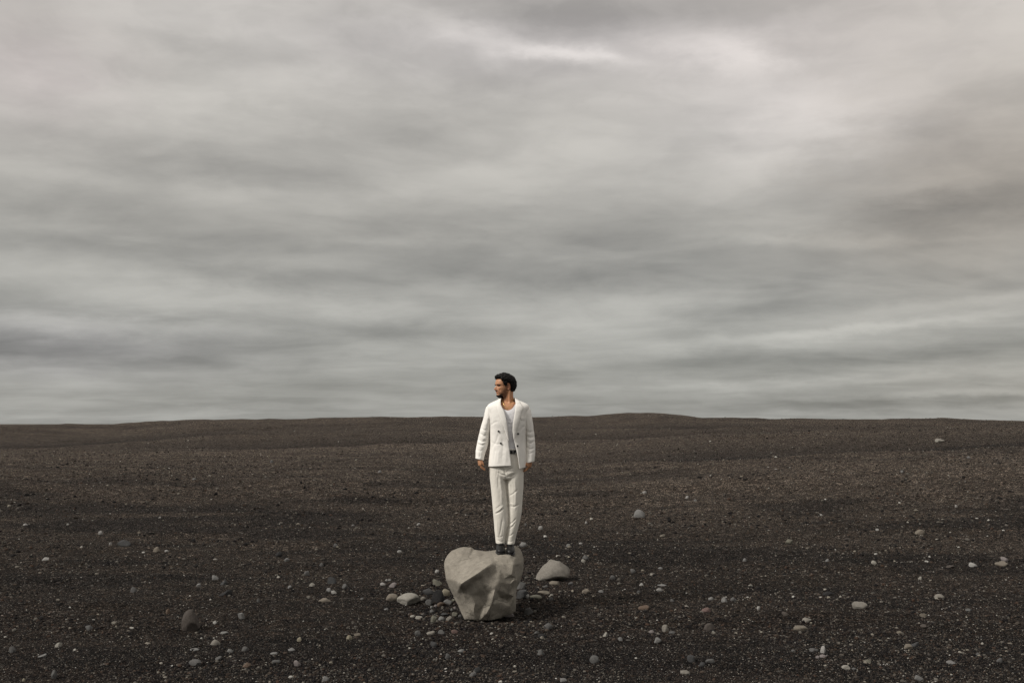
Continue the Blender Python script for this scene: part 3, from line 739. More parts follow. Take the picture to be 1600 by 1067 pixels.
# x0, x1, y0, y1 in the photograph, colour, shape kind, label (None: written from what it lies beside)
ST = '''
619.5 656.7 925 946 cream a|chalky off-white rock, largest stone left of the boulder
603 622 927 939 tan s|tan stone at the left end of the rubble, beside the chalky rock
594 602.6 910 915 white s|
602 606 904.5 908 white s|
606 611.5 904.5 908 lightgrey s|
607.7 620 910 918 pink r|pale pinkish rounded stone above the tan stone, left of the rubble
675.7 691 904 915.5 olive s|grey-olive stone touching the upper left side of the boulder
661 679.5 919 930 darkgrey r|dark grey flattish stone behind the chalky rock
674 695.5 921 942 black s|blackish brown lump leaning towards the boulder's left foot
690 703.5 920 932 yellow a|yellow triangular stone wedged between the dark lump and the boulder
657 666 932 938.5 beige r|small beige pebble touching the right end of the chalky rock
664.7 676 936 945.5 grey r|mottled grey pebble in front of the blackish lump
693 706.5 935.6 944.5 lightgrey s|light grey angular stone against the boulder's lower left edge
705 714 935.5 940 olive s|
672 677 946.5 951 lightgrey r|
677.5 683 944.5 949.5 pink s|
683 693.5 941 948 orange s|rust coloured stone below the blackish lump
671 679.8 952 958.5 grey s|
703.8 708 950 955 lightgrey s|
708.5 713.8 948 953 pink s|
672.7 683 961 974 olive a|tilted olive stone with a dark side in the row before the boulder
684.5 695 962.5 970.5 lightgrey s|pale grey stone beside the tilted olive stone
696.5 707 962 970.5 beige r|beige grey rounded stone left of the boulder's foot in the front row
706 715.5 956 963.5 olive r|
640.6 648.5 960.5 965 cream s|
648 660.5 962 967.8 cream a|long cream chip lying in front of the chalky rock
600 607.2 950 953.5 lightgrey s|
689 700.5 957.5 962 darkgrey r|
837 892 873.5 908 beige a|pale angular rock lying alone right of the boulder
858 875 906.5 914.5 tan r|flat tan stone at the foot of the pale angular rock
806 821.5 909 921 grey s|grey stone in the shade close to the boulder's right side
806.5 824 921 936 darkgrey a|dark grey broken stone behind the boulder's right foot
820 827.5 928 935 white a|bright white chip right of the boulder
828 847.5 929 936.2 olive r|long olive flat stone right of the bright white chip
840 860 922 929 tan s|tan stone behind the long olive flat stone
848 856 914 918.5 grey s|
857.5 864.5 932.5 938.5 grey r|
819.6 833 949 960.5 grey a|flat grey wedge lying right of the boulder's foot
909 921.5 919.5 927.5 tan s|brownish tan stone right of the pale angular rock's shadow
888 895 908.5 914 grey s|
910 919.5 867.5 874.3 grey r|grey pebble, upper one of a touching pair behind the pale angular rock
908 915 873.5 879 cream r|cream pebble, lower one of a touching pair behind the pale angular rock
811.5 823 847 855 lightgrey s|light grey stone on the ground behind the man's left shoe
849.5 863.5 973.5 984.5 grey r|rounded grey cobble in front and right of the boulder
764 782.5 960.5 967.5 tan s|flat tan stone before the middle of the boulder
733.5 745.5 959.5 970 lightgrey s|pale grey stone before the boulder's front left corner
786.5 803.5 954.5 964 pink s|mottled pinkish stone at the boulder's front right corner
746 764.5 958 969 darkgrey r|dark stone between the pale grey and tan ones before the boulder
716 722 960 965 grey s|
648 657.5 984.5 994.5 grey r|round grey pebble left in the row of four before the boulder
666 679.8 985.5 992.5 beige s|flat beige pebble second in the row of four before the boulder
684 695.5 983.5 990.5 grey s|grey pebble third in the row of four before the boulder
705 716 983 989.5 red s|reddish white pebble at the right end of the row of four
620.5 628 859.5 864.5 white r|
185 205 843.5 853.5 darkgrey r|dark low stone far back on the left plain
283.5 312.5 952 986.5 brown s|egg shaped brown-grey rock standing alone on the left foreground
329 344.5 998.5 1008 beige r|beige grey cobble just below right of the egg shaped rock
296 311.5 1012 1017.5 lightgrey r|thin pale stone lying flat below the egg shaped rock
295 314.5 1029.5 1040.5 grey s|grey low stone near the bottom edge below the thin pale stone
379 391.5 1034 1043 orange r|orange pebble near the bottom edge left of the middle
86 96 1003.5 1011.5 cream a|cream square pebble in the lower left foreground
14 24 1009.5 1020 grey s|grey pointed pebble close to the left edge
60 73 1020.5 1028 lightgrey r|
132.5 144.5 977 985 grey s|grey pebble left of the egg shaped rock
204 214.5 916.5 925.5 grey s|grey lump on the left plain above the egg shaped rock
331 341.5 898.5 906.5 lightgrey r|light grey pebble just above the two dark beige-topped stones
342.5 363 919.5 931.5 black a|black overhanging stone with a beige rim on the left plain
344 355.5 905 914.5 darkgrey s|dark stone directly behind the black overhanging stone
371 383 957 968 lightgrey a|pale upright pebble right of the egg shaped rock
65 76.5 870.5 876.5 white a|off-white chip far back near the left edge
307 314 911.5 917.5 lightgrey s|
344 356.5 986.5 991.5 lightgrey s|
239 250.5 854 863 tan s|tan stone far back on the left plain
80 89.5 1046 1061 grey a|grey slab standing tilted at the lower left edge
34 39.5 1059.5 1065 yellow r|
170 175 847.5 852 white s|
257 263.5 859 863 white r|
355 364.5 1013 1019.5 lightgrey r|
336 346.5 1024.5 1031 grey r|
259 265.5 950.5 959.5 orange s|rusty pebble above left of the egg shaped rock
332 339 969.5 975.5 white r|
511 525.5 900.5 912.5 darkgrey r|dark grey rounded stone midway to the left of the boulder
482.5 492 910.5 917 cream r|
534 544.5 912 920 grey s|grey pebble right of the dark rounded stone
475 484.5 891.5 900 grey s|
497.5 518 934 941.5 tan a|tan brick shaped stone left of the rubble
517.5 526.5 922 928 white s|
510 518 918.5 925 lightgrey s|
431 441.5 862 870.5 black r|black stone with a greenish cast far back left of the man
443.5 453 871.5 877.5 lightgrey s|
499 506 879 885.5 grey r|
521 528.5 849 855.5 grey s|
541 550.5 992 1000 yellow r|yellow pebble, left one of a pair in the foreground
553.5 564.5 988.5 994.5 tan s|tan pebble, right one of a pair in the foreground
463.5 471.5 995 1002.5 yellow s|
672.5 683 1002 1011.5 darkgrey s|dark grey stone in the foreground straight below the row of four
695.5 703.5 1020.5 1029.5 grey r|
715 727 1013.5 1020 lightgrey s|pale grey pebble in the foreground below the boulder
733.5 744.5 1049.5 1057 grey s|grey pebble at the bottom edge, left one of two touching
741 751 1040.5 1052 darkgrey s|dark pebble at the bottom edge, right one of two touching
503 514.5 1055.5 1065 lightgrey r|round pale grey pebble at the bottom edge below the tan brick shaped stone
459 470.5 1031.5 1041 pink s|pinkish grey pebble low in the left foreground
425 438 1030.5 1037.5 grey s|grey flat pebble beside the pinkish grey one
449.5 461.5 1011.5 1017 lightgrey r|flat pale pebble above the pinkish grey one
421.5 434 1018.5 1022.5 lightgrey s|
377.5 388 1009.5 1017.5 grey s|
401 407 934.5 941 grey s|
449 455.5 914.5 919.5 lightgrey s|
562 568.5 933.5 938 grey r|
679.5 686 890 895.5 white r|
942 950 987 995 cream r|
1034.5 1045 975.5 987.5 beige r|tall beige grey pebble in the right foreground
1014 1022.5 984 989.5 pink r|
1045 1055 985.5 990.5 grey s|
965.5 973 995 1001.5 lightgrey r|
1022 1033 995 1005 lightgrey s|light grey pebble in front of the tall beige grey one
1099.5 1116.5 973 985.5 brown r|dark brown round stone in the right foreground
997 1014.5 944.5 952.5 orange r|long orange tan stone right of the boulder's rubble
1096 1111 948.5 956.5 red s|brick red stone on the right plain
1025 1035 918.5 924.5 white s|
1027 1042 912.5 916 lightgrey s|
1127 1136.5 933 941.5 lightgrey s|
1141 1150.5 932 939.5 grey s|
1106.5 1115.5 932.5 938 lightgrey r|
985 993.5 888.5 896 grey s|grey pebble on the plain behind the pale angular rock
952.5 961.5 898.5 905.5 grey r|
1027.5 1035.5 885.5 890 lightgrey s|
921 936.5 1023.5 1036.5 grey r|round grey cobble with a dark shadow in the right foreground
839.5 850.5 1014 1023.5 grey r|dull grey pebble below the boulder to its right
1073.5 1086.5 1023.5 1034.5 darkgrey s|dark grey stone low in the right foreground
1092 1102 1034 1041.5 darkgrey r|
1102.5 1116.5 1028 1036.5 grey s|grey flat stone beside the dark grey stones low on the right
1062.5 1078 1046.5 1053.5 beige r|beige flat stone at the bottom edge right of the middle
875 885.5 1058.5 1066 lightgrey r|pale pebble at the bottom edge below the boulder's right side
1182.5 1188 947 952.5 white s|
1169 1176 912.5 916.5 cream s|
995 1001.5 922 927.5 grey s|
999 1005 910.5 915.5 white s|
835 843 986 991 grey s|
840 854.5 989 997 black r|black low stone below the rounded grey cobble
904 910 847.5 850.5 white s|
884 891 849.5 854 lightgrey s|
935 943 921.5 926 lightgrey s|
1160 1166.5 872 877.5 lightgrey s|
1047 1054 935.5 940.5 grey r|
1331 1354.5 939 951.5 beige a|beige flat-topped block on the right plain
1460 1475.5 927.5 935.5 beige s|pale beige stone right of the flat-topped block
1437 1448 957.5 964.5 tan r|tan round pebble below the pale beige stone
1252.5 1268 964.5 973 beige s|beige pointed stone, upper one of two on the right plain
1239 1263 976 986 tan r|flat tan stone, lower one of two on the right plain
1438.5 1450.5 974.5 981.5 brown r|brown pebble below the tan round pebble
1282 1291 1009 1020.5 white a|white upright pebble in the right foreground
1265 1279.5 1011.5 1018.5 grey s|flat grey stone left of the white upright pebble
1280.5 1292.5 1021.5 1027.5 pink r|pinkish grey pebble below the white upright pebble
1274 1281 1024 1029 pink s|
1236 1243.5 1014 1019.5 grey r|
1412 1425.5 1005.5 1014.5 tan s|tan stone leaning on a darker one in the right foreground
1423.5 1437 1002 1011 darkgrey r|dark stone leant on by a tan one in the right foreground
1349 1361 1029.5 1036 olive a|greenish flat chip low in the right foreground
1315 1328.5 1038.5 1046 cream s|cream pebble low in the right foreground
1331 1338 1042.5 1047 grey r|
1479 1493.5 1031.5 1038 lightgrey r|pale grey flat pebble low on the right
1557.5 1566.5 1027.5 1035 grey s|
1524.5 1532 1018.5 1025 grey r|
1429 1443 1053.5 1065 lightgrey s|pale pointed stone at the bottom edge on the right
1513.5 1527.5 878.5 886 white a|off-white tilted chip far right on the plain
1564 1575.5 870 878 pink r|pinkish stone close behind a low tan one at the right edge
1555 1575.5 876.5 885 tan r|low tan stone near the right edge
1477.5 1495 882.5 888 brown s|brown flat stone left of the off-white tilted chip
1361 1369.5 875.5 882.5 cream a|
1289.5 1296.5 873 878 lightgrey r|
1434.5 1441 900.5 906 cream s|
1508.5 1520.5 950 955 grey s|grey flat stone far right below the pale beige stone
1286 1300.5 923.5 930.5 black r|black low stone left of the flat-topped block
1227 1238.5 842 850.5 olive s|grey-green stone far back on the right plain
1319.5 1330.5 840.5 844.5 brown s|
1429.5 1444.5 827 835 tan a|tan stone farthest back on the right plain
1401 1410.5 985.5 990.5 tan r|
1222 1233 955.5 963 brown r|dark brown stone left of the two beige and tan ones
990 1008 796 809 lightgrey a|light grey rock alone far behind the boulder to the right
1003.5 1010.5 767.5 772 white s|
1071 1076.5 775 779.5 white s|
1084 1089 780 783.5 lightgrey s|
914 918 814.5 818.5 white s|
841 848 822 828 white s|
819.5 824 817.5 821.5 grey s|
1462 1474.5 685.5 691.5 cream a|single pale rock far off near the skyline on the right
153.5 161 829 835.5 white s|
422 427 719 723.5 lightgrey s|
590.5 596 735 739 lightgrey s|
651 656.5 817 821.5 white s|
549 554 819.5 822.5 lightgrey s|
1492 1496 789 793 white s|
1407 1412 735 739 lightgrey s|
1281 1286 803 806 white s|
1368 1373 826 829.5 white s|
1511 1517 713 717 lightgrey s|
36 43 818 821.5 white s|
104 108 818 821.5 white s|
215 220 830 834 tan s|
247 252 807 810 white s|
300 306 747 750 lightgrey r|
'''

SEEDS = {0: 311, 28: 342, 55: 377}
def build_stones():
    rows = []
    for ln in ST.strip().split('\n'):
        a, lab = ln.split('|')
        f = a.split()
        rows.append((*map(float, f[:4]), f[4], f[5], lab.strip()))
    named = [(r, (r[0] + r[1]) / 2, (r[2] + r[3]) / 2) for r in rows if r[6]]
    short = {}
    used = set(r[6] for r in rows if r[6])
    marks = [((758, 905), 'the boulder'), ((298, 970), 'the egg shaped brown rock'), ((865, 892), 'the pale angular rock'), ((638, 936), 'the chalky rock'),
             ((1342, 945), 'the flat-topped beige block'), ((999, 803), 'the far light grey rock'), ((508, 938), 'the tan brick shaped stone'), ((518, 907), 'the dark rounded stone'),
             ((1108, 980), 'the dark brown round stone'), ((929, 1030), 'the round grey cobble'), ((353, 926), 'the black overhanging stone'), ((1251, 981), 'the flat tan stone'),
             ((1103, 953), 'the brick red stone'), ((195, 849), 'the far dark low stone'), ((436, 866), 'the greenish black stone'), ((1468, 932), 'the pale beige stone'),
             ((1565, 880), 'the low tan stone at the right edge'), ((1286, 1015), 'the white upright pebble'), ((84, 1053), 'the tilted grey slab'), ((246, 859), 'the far tan stone'),
             ((1006, 949), 'the long orange tan stone'), ((1040, 981), 'the tall beige pebble'), ((546, 996), 'the yellow pebble pair'), ((1437, 831), 'the farthest tan stone'),
             ((1468, 689), 'the rock near the skyline'), ((856, 979), 'the rounded grey cobble'), ((70, 874), 'the off-white chip far left'), ((91, 1007), 'the cream square pebble'),
             ((465, 1036), 'the pinkish grey pebble'), ((1233, 846), 'the far grey-green stone')]
    for i, (x0, x1, y0, y1, colr, kind, lab) in enumerate(rows):
        big = (x1 - x0) > 25
        w_px, h_px = x1 - x0, y1 - y0
        hp, t = hit((x0 + x1) / 2, y1 - .5)
        ppm = F / hp.y
        w = w_px / ppm
        slope = (CAM_Z - hp.z) / hp.y
        dep = w * {'a': .75, 'r': .8, 's': .75}[kind]
        h = max(h_px / ppm - slope * dep * .75, .38 * h_px / ppm)
        sub = 4 if big else 3 if w_px > 9 else 2
        if kind == 'r' and w_px < 15 and i % 3: kind = 's'
        me = stone_mesh((SEEDS[i] if i in SEEDS else 100 + i), kind, sub, next((v for k, v in PROFILE.items() if k in lab), None))
        nm = 'rock' if w_px > 22 else 'stone' if w_px > 10 else 'pebble'
        rn = random.Random(i)
        o = bpy.data.objects.new(nm, me); C.objects.link(o)
        me.name = nm
        me.materials.append(SMAT[colr])
        sink = (.12 if big else .42) * h
        cy = hp.y + dep * .42; cxx = hp.x * cy / hp.y
        o.scale = (w, dep, h + sink)
        o.location = (cxx, cy, min(hp.z, gz(cxx, cy)) - sink)
        o.rotation_euler = (0, 0, math.pi * rn.randint(0, 1) if not big else 0)
        if not lab:
            cx0, cy0 = (x0 + x1) / 2, (y0 + y1) / 2
            ms = sorted(marks, key=lambda q: math.hypot(q[0][0] - cx0, (q[0][1] - cy0) * 2.2))
            size = 'tiny' if w_px < 6 else 'small'
            shp = {'a': 'angular', 'r': 'rounded', 's': 'rough'}[kind]
            base = f"{size} {shp} {WORD.get(colr, colr)} pebble"; short_ = base
            done = False
            for (mx, my), mn in ms[:3]:
                dx, dy = cx0 - mx, cy0 - my
                hor = ('right of' if dx > 0 else 'left of'); ver = ('in front' if dy > 0 else 'behind')
                for ph in ((f"{hor} {mn}",) if abs(dx) > 3 * abs(dy) * 2.2 else ()) + (((f"{'straight in front of' if dy > 0 else 'straight behind'} {mn}"),) if abs(dy) * 2.2 > 3 * abs(dx) else ()) + (f"{ver} and {hor} {mn}" if ver == 'in front' else f"{ver} and {hor} {mn}", f"farther off, {ver} and {hor} {mn}"):
                    for pre in ('',):
                        cand = f"{base} {ph}"
                        if cand not in used:
                            lab = cand; done = True; break
                    if done: break
                if done: break
            if not lab: lab = f"{base.replace(shp + ' ', '')}, farther one {ph}"
            used.add(lab)
        tag(o, lab, 'rock' if nm == 'rock' else nm, group='stones scattered on the gravel plain')
build_stones()
# ---------------------------------------------------------------- the man in the white suit
MD = 10.2                                 # distance of his body from the camera
def Q(px, py, dy=0.0):                    # pixel -> point in the plane MD + dy
    return W(px, py, MD + dy)
PX = 1 / 152.5                            # metres per photograph pixel at the man

def fabric(name, col, weave=.25, rough=.85):
    m, nt, b = newmat(name)
    g = G(nt); P = g.coord('Object')
    n = g.noise(P, 14, 4, .6).outputs[0]
    c = g.mix(.5, col, g.ramp(n, [(.3, .93), (.7, 1.04)]), 'MULTIPLY')
    g.L.new(c, b.inputs['Base Color'])
    b.inputs['Roughness'].default_value = rough
    b.inputs['Specular IOR Level'].default_value = .2
    b.inputs['Sheen Weight'].default_value = .15
    h = g.math('MULTIPLY_ADD', g.noise(P, 420, 2, .6).outputs[0], weave, g.math('MULTIPLY', g.noise(P, 26, 4, .6).outputs[0], 2.0))
    g.L.new(g.bump(h, .35, .004), b.inputs['Normal'])
    return m
def plain(name, col, rough=.5, metal=0, spec=.5):
    m, nt, b = newmat(name)
    g = G(nt)
    n = g.noise(g.coord('Object'), 60, 4, .6).outputs[0]
    g.L.new(g.mix(.6, (*col, 1), g.ramp(n, [(.3, .8), (.7, 1.15)]), 'MULTIPLY'), b.inputs['Base Color'])
    b.inputs['Roughness'].default_value = rough; b.inputs['Metallic'].default_value = metal
    b.inputs['Specular IOR Level'].default_value = spec
    return m
M_SUIT = fabric('ivory_suiting', (.865, .835, .785, 1))
M_TROU = fabric('ivory_trouser_cloth', (.73, .695, .625, 1))
M_TANK = fabric('white_ribbed_cotton', (.86, .85, .87, 1))
M_LEATHER = plain('black_leather', (.007, .0068, .007), .45, 0, .28)
M_BUTTON = plain('dark_horn_button', (.02, .018, .018), .4)
M_GOLD = plain('gold', (.75, .52, .20), .3, 1)
M_STEEL = plain('steel_buckle', (.55, .53, .50), .3, 1)
M_HAIR = plain('dark_hair', (.007, .006, .0055), .7, 0, .2)
M_BEARD = plain('dark_beard', (.013, .0095, .008), .8, 0, .15)
M_EYE = plain('eye_white', (.55, .52, .48), .3)
M_IRIS = plain('brown_iris', (.02, .012, .008), .25)
def skin_material():
    m, nt, b = newmat('tanned_skin')
    g = G(nt)
    at = g.N.new('ShaderNodeAttribute'); at.attribute_name = 'tone'
    s = g.N.new('ShaderNodeSeparateColor'); g.L.new(at.outputs['Color'], s.inputs[0])
    n = g.noise(g.coord('Object'), 40, 4, .6).outputs[0]
    base = g.mix(n, (.46, .225, .12), (.52, .27, .15))
    base = g.mix(s.outputs[0], base, (.075, .042, .03))        # stubble
    base = g.mix(s.outputs[1], base, (.34, .105, .075))        # lips, ears
    g.L.new(base, b.inputs['Base Color'])
    b.inputs['Roughness'].default_value = .5
    b.inputs['Specular IOR Level'].default_value = .4
    b.inputs['Subsurface Weight'].default_value = .06
    b.inputs['Subsurface Radius'].default_value = (.012, .005, .003)
    g.L.new(g.bump(g.noise(g.coord('Object'), 160, 3, .6).outputs[0], .25, .002), b.inputs['Normal'])
    return m
M_SKIN = skin_material()

man_base = Q(790, 864, 0.0)
man = bpy.data.objects.new('person', None)
man.location = man_base; man.empty_display_size = .2
C.objects.link(man)
man['_o'] = tuple(man_base)
tag(man, 'man in an ivory suit and white vest standing on the boulder with head turned', 'person')

def tube(pts, rad, seg=16, caps=True, flat=None, up=None):
    """closed tapered tube with rounded ends; rad: number or (a, b) per point, b along `up`"""
    pts = [Vector(p) for p in pts]
    n = len(pts)
    rr = [(r, r) if not hasattr(r, '__len__') else tuple(r) for r in rad]
    if caps:
        t0 = (pts[0] - pts[1]).normalized(); t1 = (pts[-1] - pts[-2]).normalized()
        e0 = [(pts[0] + t0 * min(rr[0]) * math.sin(a), tuple(q * math.cos(a) for q in rr[0])) for a in (1.45, 1.1, .7, .35)]
        e1 = [(pts[-1] + t1 * min(rr[-1]) * math.sin(a), tuple(q * math.cos(a) for q in rr[-1])) for a in (.35, .7, 1.1, 1.45)]
        pts = [e[0] for e in e0] + pts + [e[0] for e in e1]
        rr = [e[1] for e in e0] + rr + [e[1] for e in e1]
    V, Fc = [], []
    ref = Vector(up) if up else Vector((0, -1, 0))
    for i, p in enumerate(pts):
        t = (pts[min(i + 1, len(pts) - 1)] - pts[max(i - 1, 0)]).normalized()
        b_ = ref - t * ref.dot(t)
        if b_.length < 1e-3: b_ = Vector((1, 0, 0)) - t * t.x
        b_.normalize(); a_ = t.cross(b_).normalized()
        for k in range(seg):
            th = 2 * math.pi * k / seg
            V.append(p + a_ * math.cos(th) * rr[i][0] + b_ * math.sin(th) * rr[i][1])
    m = len(pts)
    for i in range(m - 1):
        for k in range(seg):
            k2 = (k + 1) % seg
            Fc.append((i * seg + k, i * seg + k2, (i + 1) * seg + k2, (i + 1) * seg + k))
    c0 = len(V); V.append(sum((V[k] for k in range(seg)), Vector()) / seg)
    c1 = len(V); V.append(sum((V[(m - 1) * seg + k] for k in range(seg)), Vector()) / seg)
    for k in range(seg):
        k2 = (k + 1) % seg
        Fc.append((c0, k2, k)); Fc.append((c1, (m - 1) * seg + k, (m - 1) * seg + k2))
    return V, Fc

def join(*ms):
    V, Fc = [], []
    for v, f in ms:
        o = len(V); V += list(v); Fc += [tuple(i + o for i in q) for q in f]
    return V, Fc

def smooth_path(tbl, n, ss=True):
    """Catmull-Rom resample of rows of numbers keyed on the first column"""
    tbl = np.array(tbl, float)
    k = tbl[:, 0]; t = np.linspace(k[0], k[-1], n)
    out = []
    for q in t:
        i = int(np.clip(np.searchsorted(k, q) - 1, 0, len(k) - 2))
        h = k[i + 1] - k[i]; s = (q - k[i]) / h
        p0, p1 = tbl[i], tbl[i + 1]
        m0 = (tbl[i + 1] - tbl[max(i - 1, 0)]) / (k[i + 1] - k[max(i - 1, 0)]) * h
        j = min(i + 2, len(k) - 1); m1 = (tbl[j] - tbl[i]) / (k[j] - k[i]) * h
        s2, s3 = s * s, s * s * s
        v = (2 * s3 - 3 * s2 + 1) * p0 + (s3 - 2 * s2 + s) * m0 + (-2 * s3 + 3 * s2) * p1 + (s3 - s2) * m1
        v[0] = q
        out.append(v)
    return out

def loft(tbl, n, seg=72, closed=True, expo=2.4):
    """rows: py, xl, xr, half depth, centre dy -> closed solid"""
    rows = smooth_path(tbl, n)
    V, Fc = [], []
    for (py, xl, xr, b_, cy) in rows:
        cx, a = (xl + xr) / 2, (xr - xl) / 2
        for k in range(seg):
            th = 2 * math.pi * k / seg
            c, s = math.cos(th), math.sin(th)
            ux = math.copysign(abs(c) ** (2 / expo), c); uy = math.copysign(abs(s) ** (2 / expo), s)
            V.append(Q(cx + a * ux, py) + Vector((0, cy + b_ * uy, 0)))
    m = len(rows)
    for i in range(m - 1):
        for k in range(seg):
            k2 = (k + 1) % seg
            Fc.append((i * seg + k, (i + 1) * seg + k, (i + 1) * seg + k2, i * seg + k2))
    c0 = len(V); V.append(sum((V[k] for k in range(seg)), Vector()) / seg)
    c1 = len(V); V.append(sum((V[(m - 1) * seg + k] for k in range(seg)), Vector()) / seg)
    for k in range(seg):
        k2 = (k + 1) % seg
        Fc.append((c0, k, k2)); Fc.append((c1, (m - 1) * seg + k2, (m - 1) * seg + k))
    return V, Fc

def remesh(name, parts, voxel, smooth=2):
    V, Fc = join(*parts)
    me = bpy.data.meshes.new(name); me.from_pydata([tuple(v) for v in V], [], Fc); me.update()
    bm = bmesh.new(); bm.from_mesh(me)
    # each closed piece gets outward normals
    bmesh.ops.recalc_face_normals(bm, faces=bm.faces); bm.to_mesh(me); bm.free()
    o = bpy.data.objects.new(name, me); C.objects.link(o)
    md = o.modifiers.new('r', 'REMESH'); md.mode = 'VOXEL'; md.voxel_size = voxel; md.adaptivity = 0
    if smooth:
        s = o.modifiers.new('s', 'SMOOTH'); s.iterations = smooth; s.factor = .5
    dg = bpy.context.evaluated_depsgraph_get(); dg.update()
    m2 = bpy.data.meshes.new_from_object(o.evaluated_get(dg))
    bpy.data.objects.remove(o); bpy.data.meshes.remove(me)
    n = len(m2.vertices)
    co = np.empty(n * 3); m2.vertices.foreach_get('co', co)
    nr = np.empty(n * 3); m2.vertices.foreach_get('normal', nr)
    return m2, co.reshape(-1, 3), nr.reshape(-1, 3)

def finish(name, me, co, mat, parent, origin=man_base):
    co = co - np.array(tuple(origin))
    me.vertices.foreach_set('co', co.ravel()); me.update()
    me.shade_smooth()
    me.materials.clear(); me.materials.append(mat); me.name = name
    o = bpy.data.objects.new(name, me); C.objects.link(o)
    o.parent = parent; o['_o'] = tuple(origin)
    return o

def to_px(co):
    """photograph pixel of each vertex, for laying creases where they are seen"""
    x, y, z = co[:, 0], co[:, 1], co[:, 2] - CAM_Z
    c, s = math.cos(PITCH), math.sin(PITCH)
    f = y * c + z * s; v = -y * s + z * c
    return 800 + F * x / f, 533.5 - F * v / f

def crease_field(px, py, lines):
    """sum of soft valleys (-) and ridges (+) along polylines given in pixels"""
    d = np.zeros_like(px)
    for pts, wd, amp in lines:
        best = np.full_like(px, 1e9); tt = np.zeros_like(px); L_ = 0
        segs = list(zip(pts, pts[1:])); n = len(segs)
        for i, ((x0, y0), (x1, y1)) in enumerate(segs):
            dx, dy = x1 - x0, y1 - y0; q = dx * dx + dy * dy
            t = np.clip(((px - x0) * dx + (py - y0) * dy) / q, 0, 1)
            r = np.hypot(px - x0 - t * dx, py - y0 - t * dy)
            u = r < best
            best = np.where(u, r, best); tt = np.where(u, (i + t) / n, tt)
        d += .82 * amp * np.exp(-(best / (wd * .72)) ** 2) * np.clip(np.sin(np.clip(tt, .02, .98) * math.pi) * 1.6, 0, 1)
    return d

# ---------------------------------------------------------------- head
YAW = R(66)
HF = Vector((-math.sin(YAW), -math.cos(YAW), 0)); HS = Vector((math.cos(YAW), -math.sin(YAW), 0))
HC = Q(788.3, 621.3, 0.0); HH = .236
def prof(tbl):
    xs, ys = zip(*tbl)
    def f(t):
        i = min(max(np.searchsorted(xs, t) - 1, 0), len(xs) - 2)
        s = (t - xs[i]) / (xs[i + 1] - xs[i]); s = min(max(s, 0), 1)
        def sl(j):
            a, b_ = max(j - 1, 0), min(j + 1, len(xs) - 1)
            return (ys[b_] - ys[a]) / (xs[b_] - xs[a])
        h = xs[i + 1] - xs[i]; m0, m1 = sl(i) * h, sl(i + 1) * h
        return (2 * s ** 3 - 3 * s * s + 1) * ys[i] + (s ** 3 - 2 * s * s + s) * m0 + (-2 * s ** 3 + 3 * s * s) * ys[i + 1] + (s ** 3 - s * s) * m1
    return f
FR = prof([(0, .045), (.03, .068), (.09, .088), (.15, .083), (.19, .086), (.225, .093), (.25, .089), (.275, .093), (.32, .088), (.42, .087), (.51, .083), (.57, .094), (.64, .095), (.76, .087), (.87, .067), (.95, .038), (1, .006)])
BK = prof([(0, .0), (.1, .02), (.2, .055), (.32, .082), (.45, .096), (.6, .103), (.75, .098), (.88, .072), (.96, .038), (1, .006)])
WD = prof([(0, .024), (.04, .036), (.12, .047), (.22, .057), (.33, .065), (.45, .071), (.6, .077), (.74, .076), (.87, .06), (.95, .036), (1, .006)])
def gs(x, m_, s): return math.exp(-((x - m_) / s) ** 2)
def head_pt(t, ph, off=0.0):
    c, s = math.cos(ph), math.sin(ph)
    ex = 2.25
    ux = math.copysign(abs(c) ** (2 / ex), c); us = math.copysign(abs(s) ** (2 / ex), s)
    f = (FR(t) if c > 0 else BK(t)) * ux
    w = WD(t) * us
    if c > 0:
        a = abs(ph)
        f += .026 * gs(t, .355, .055) * gs(a, 0, .16) + .020 * gs(t, .43, .06) * gs(a, 0, .11) + .008 * gs(t, .51, .05) * gs(a, 0, .10)
        f += .008 * gs(t, .335, .03) * gs(a, .17, .09)
        f -= .011 * gs(t, .50, .042) * gs(a, .36, .17)
        f += .005 * gs(t, .565, .03) * gs(a, .38, .25)
        f -= .006 * gs(t, .25, .008) * gs(a, 0, .3)
        f += .005 * gs(t, .40, .05) * gs(a, .62, .18)
        f -= .006 * gs(t, .29, .07) * gs(a, .68, .16)
        w -= .003 * gs(t, .28, .08) * gs(a, .9, .3) * math.copysign(1, ph)
    p = HF * f + HS * w
    if off: p = p + (HF * c * 1.0 + HS * s) .normalized() * off * (1 if t < .9 else max(.15, (1 - t) * 9))
    return HC + p + Vector((0, 0, t * HH + (off * max(0, (t - .7) / .3) if off else 0)))

def head_mesh(nt_=90, na=110, t0=0.0, t1=1.0):
    V, Fc = [], []
    for i in range(nt_):
        t = t0 + (t1 - t0) * i / (nt_ - 1)
        for k in range(na):
            ph = -math.pi + 2 * math.pi * k / na
            V.append(head_pt(t, ph))
    for i in range(nt_ - 1):
        for k in range(na):
            k2 = (k + 1) % na
            Fc.append((i * na + k, i * na + k2, (i + 1) * na + k2, (i + 1) * na + k))
    c0 = len(V); V.append(HC + HF * .02); c1 = len(V); V.append(HC + Vector((0, 0, HH + .001)))
    for k in range(na):
        k2 = (k + 1) % na
        Fc.append((c0, k2, k)); Fc.append((c1, (nt_ - 1) * na + k, (nt_ - 1) * na + k2))
    return V, Fc

def hd(f, s, z): return HC + HF * f + HS * s + Vector((0, 0, z))

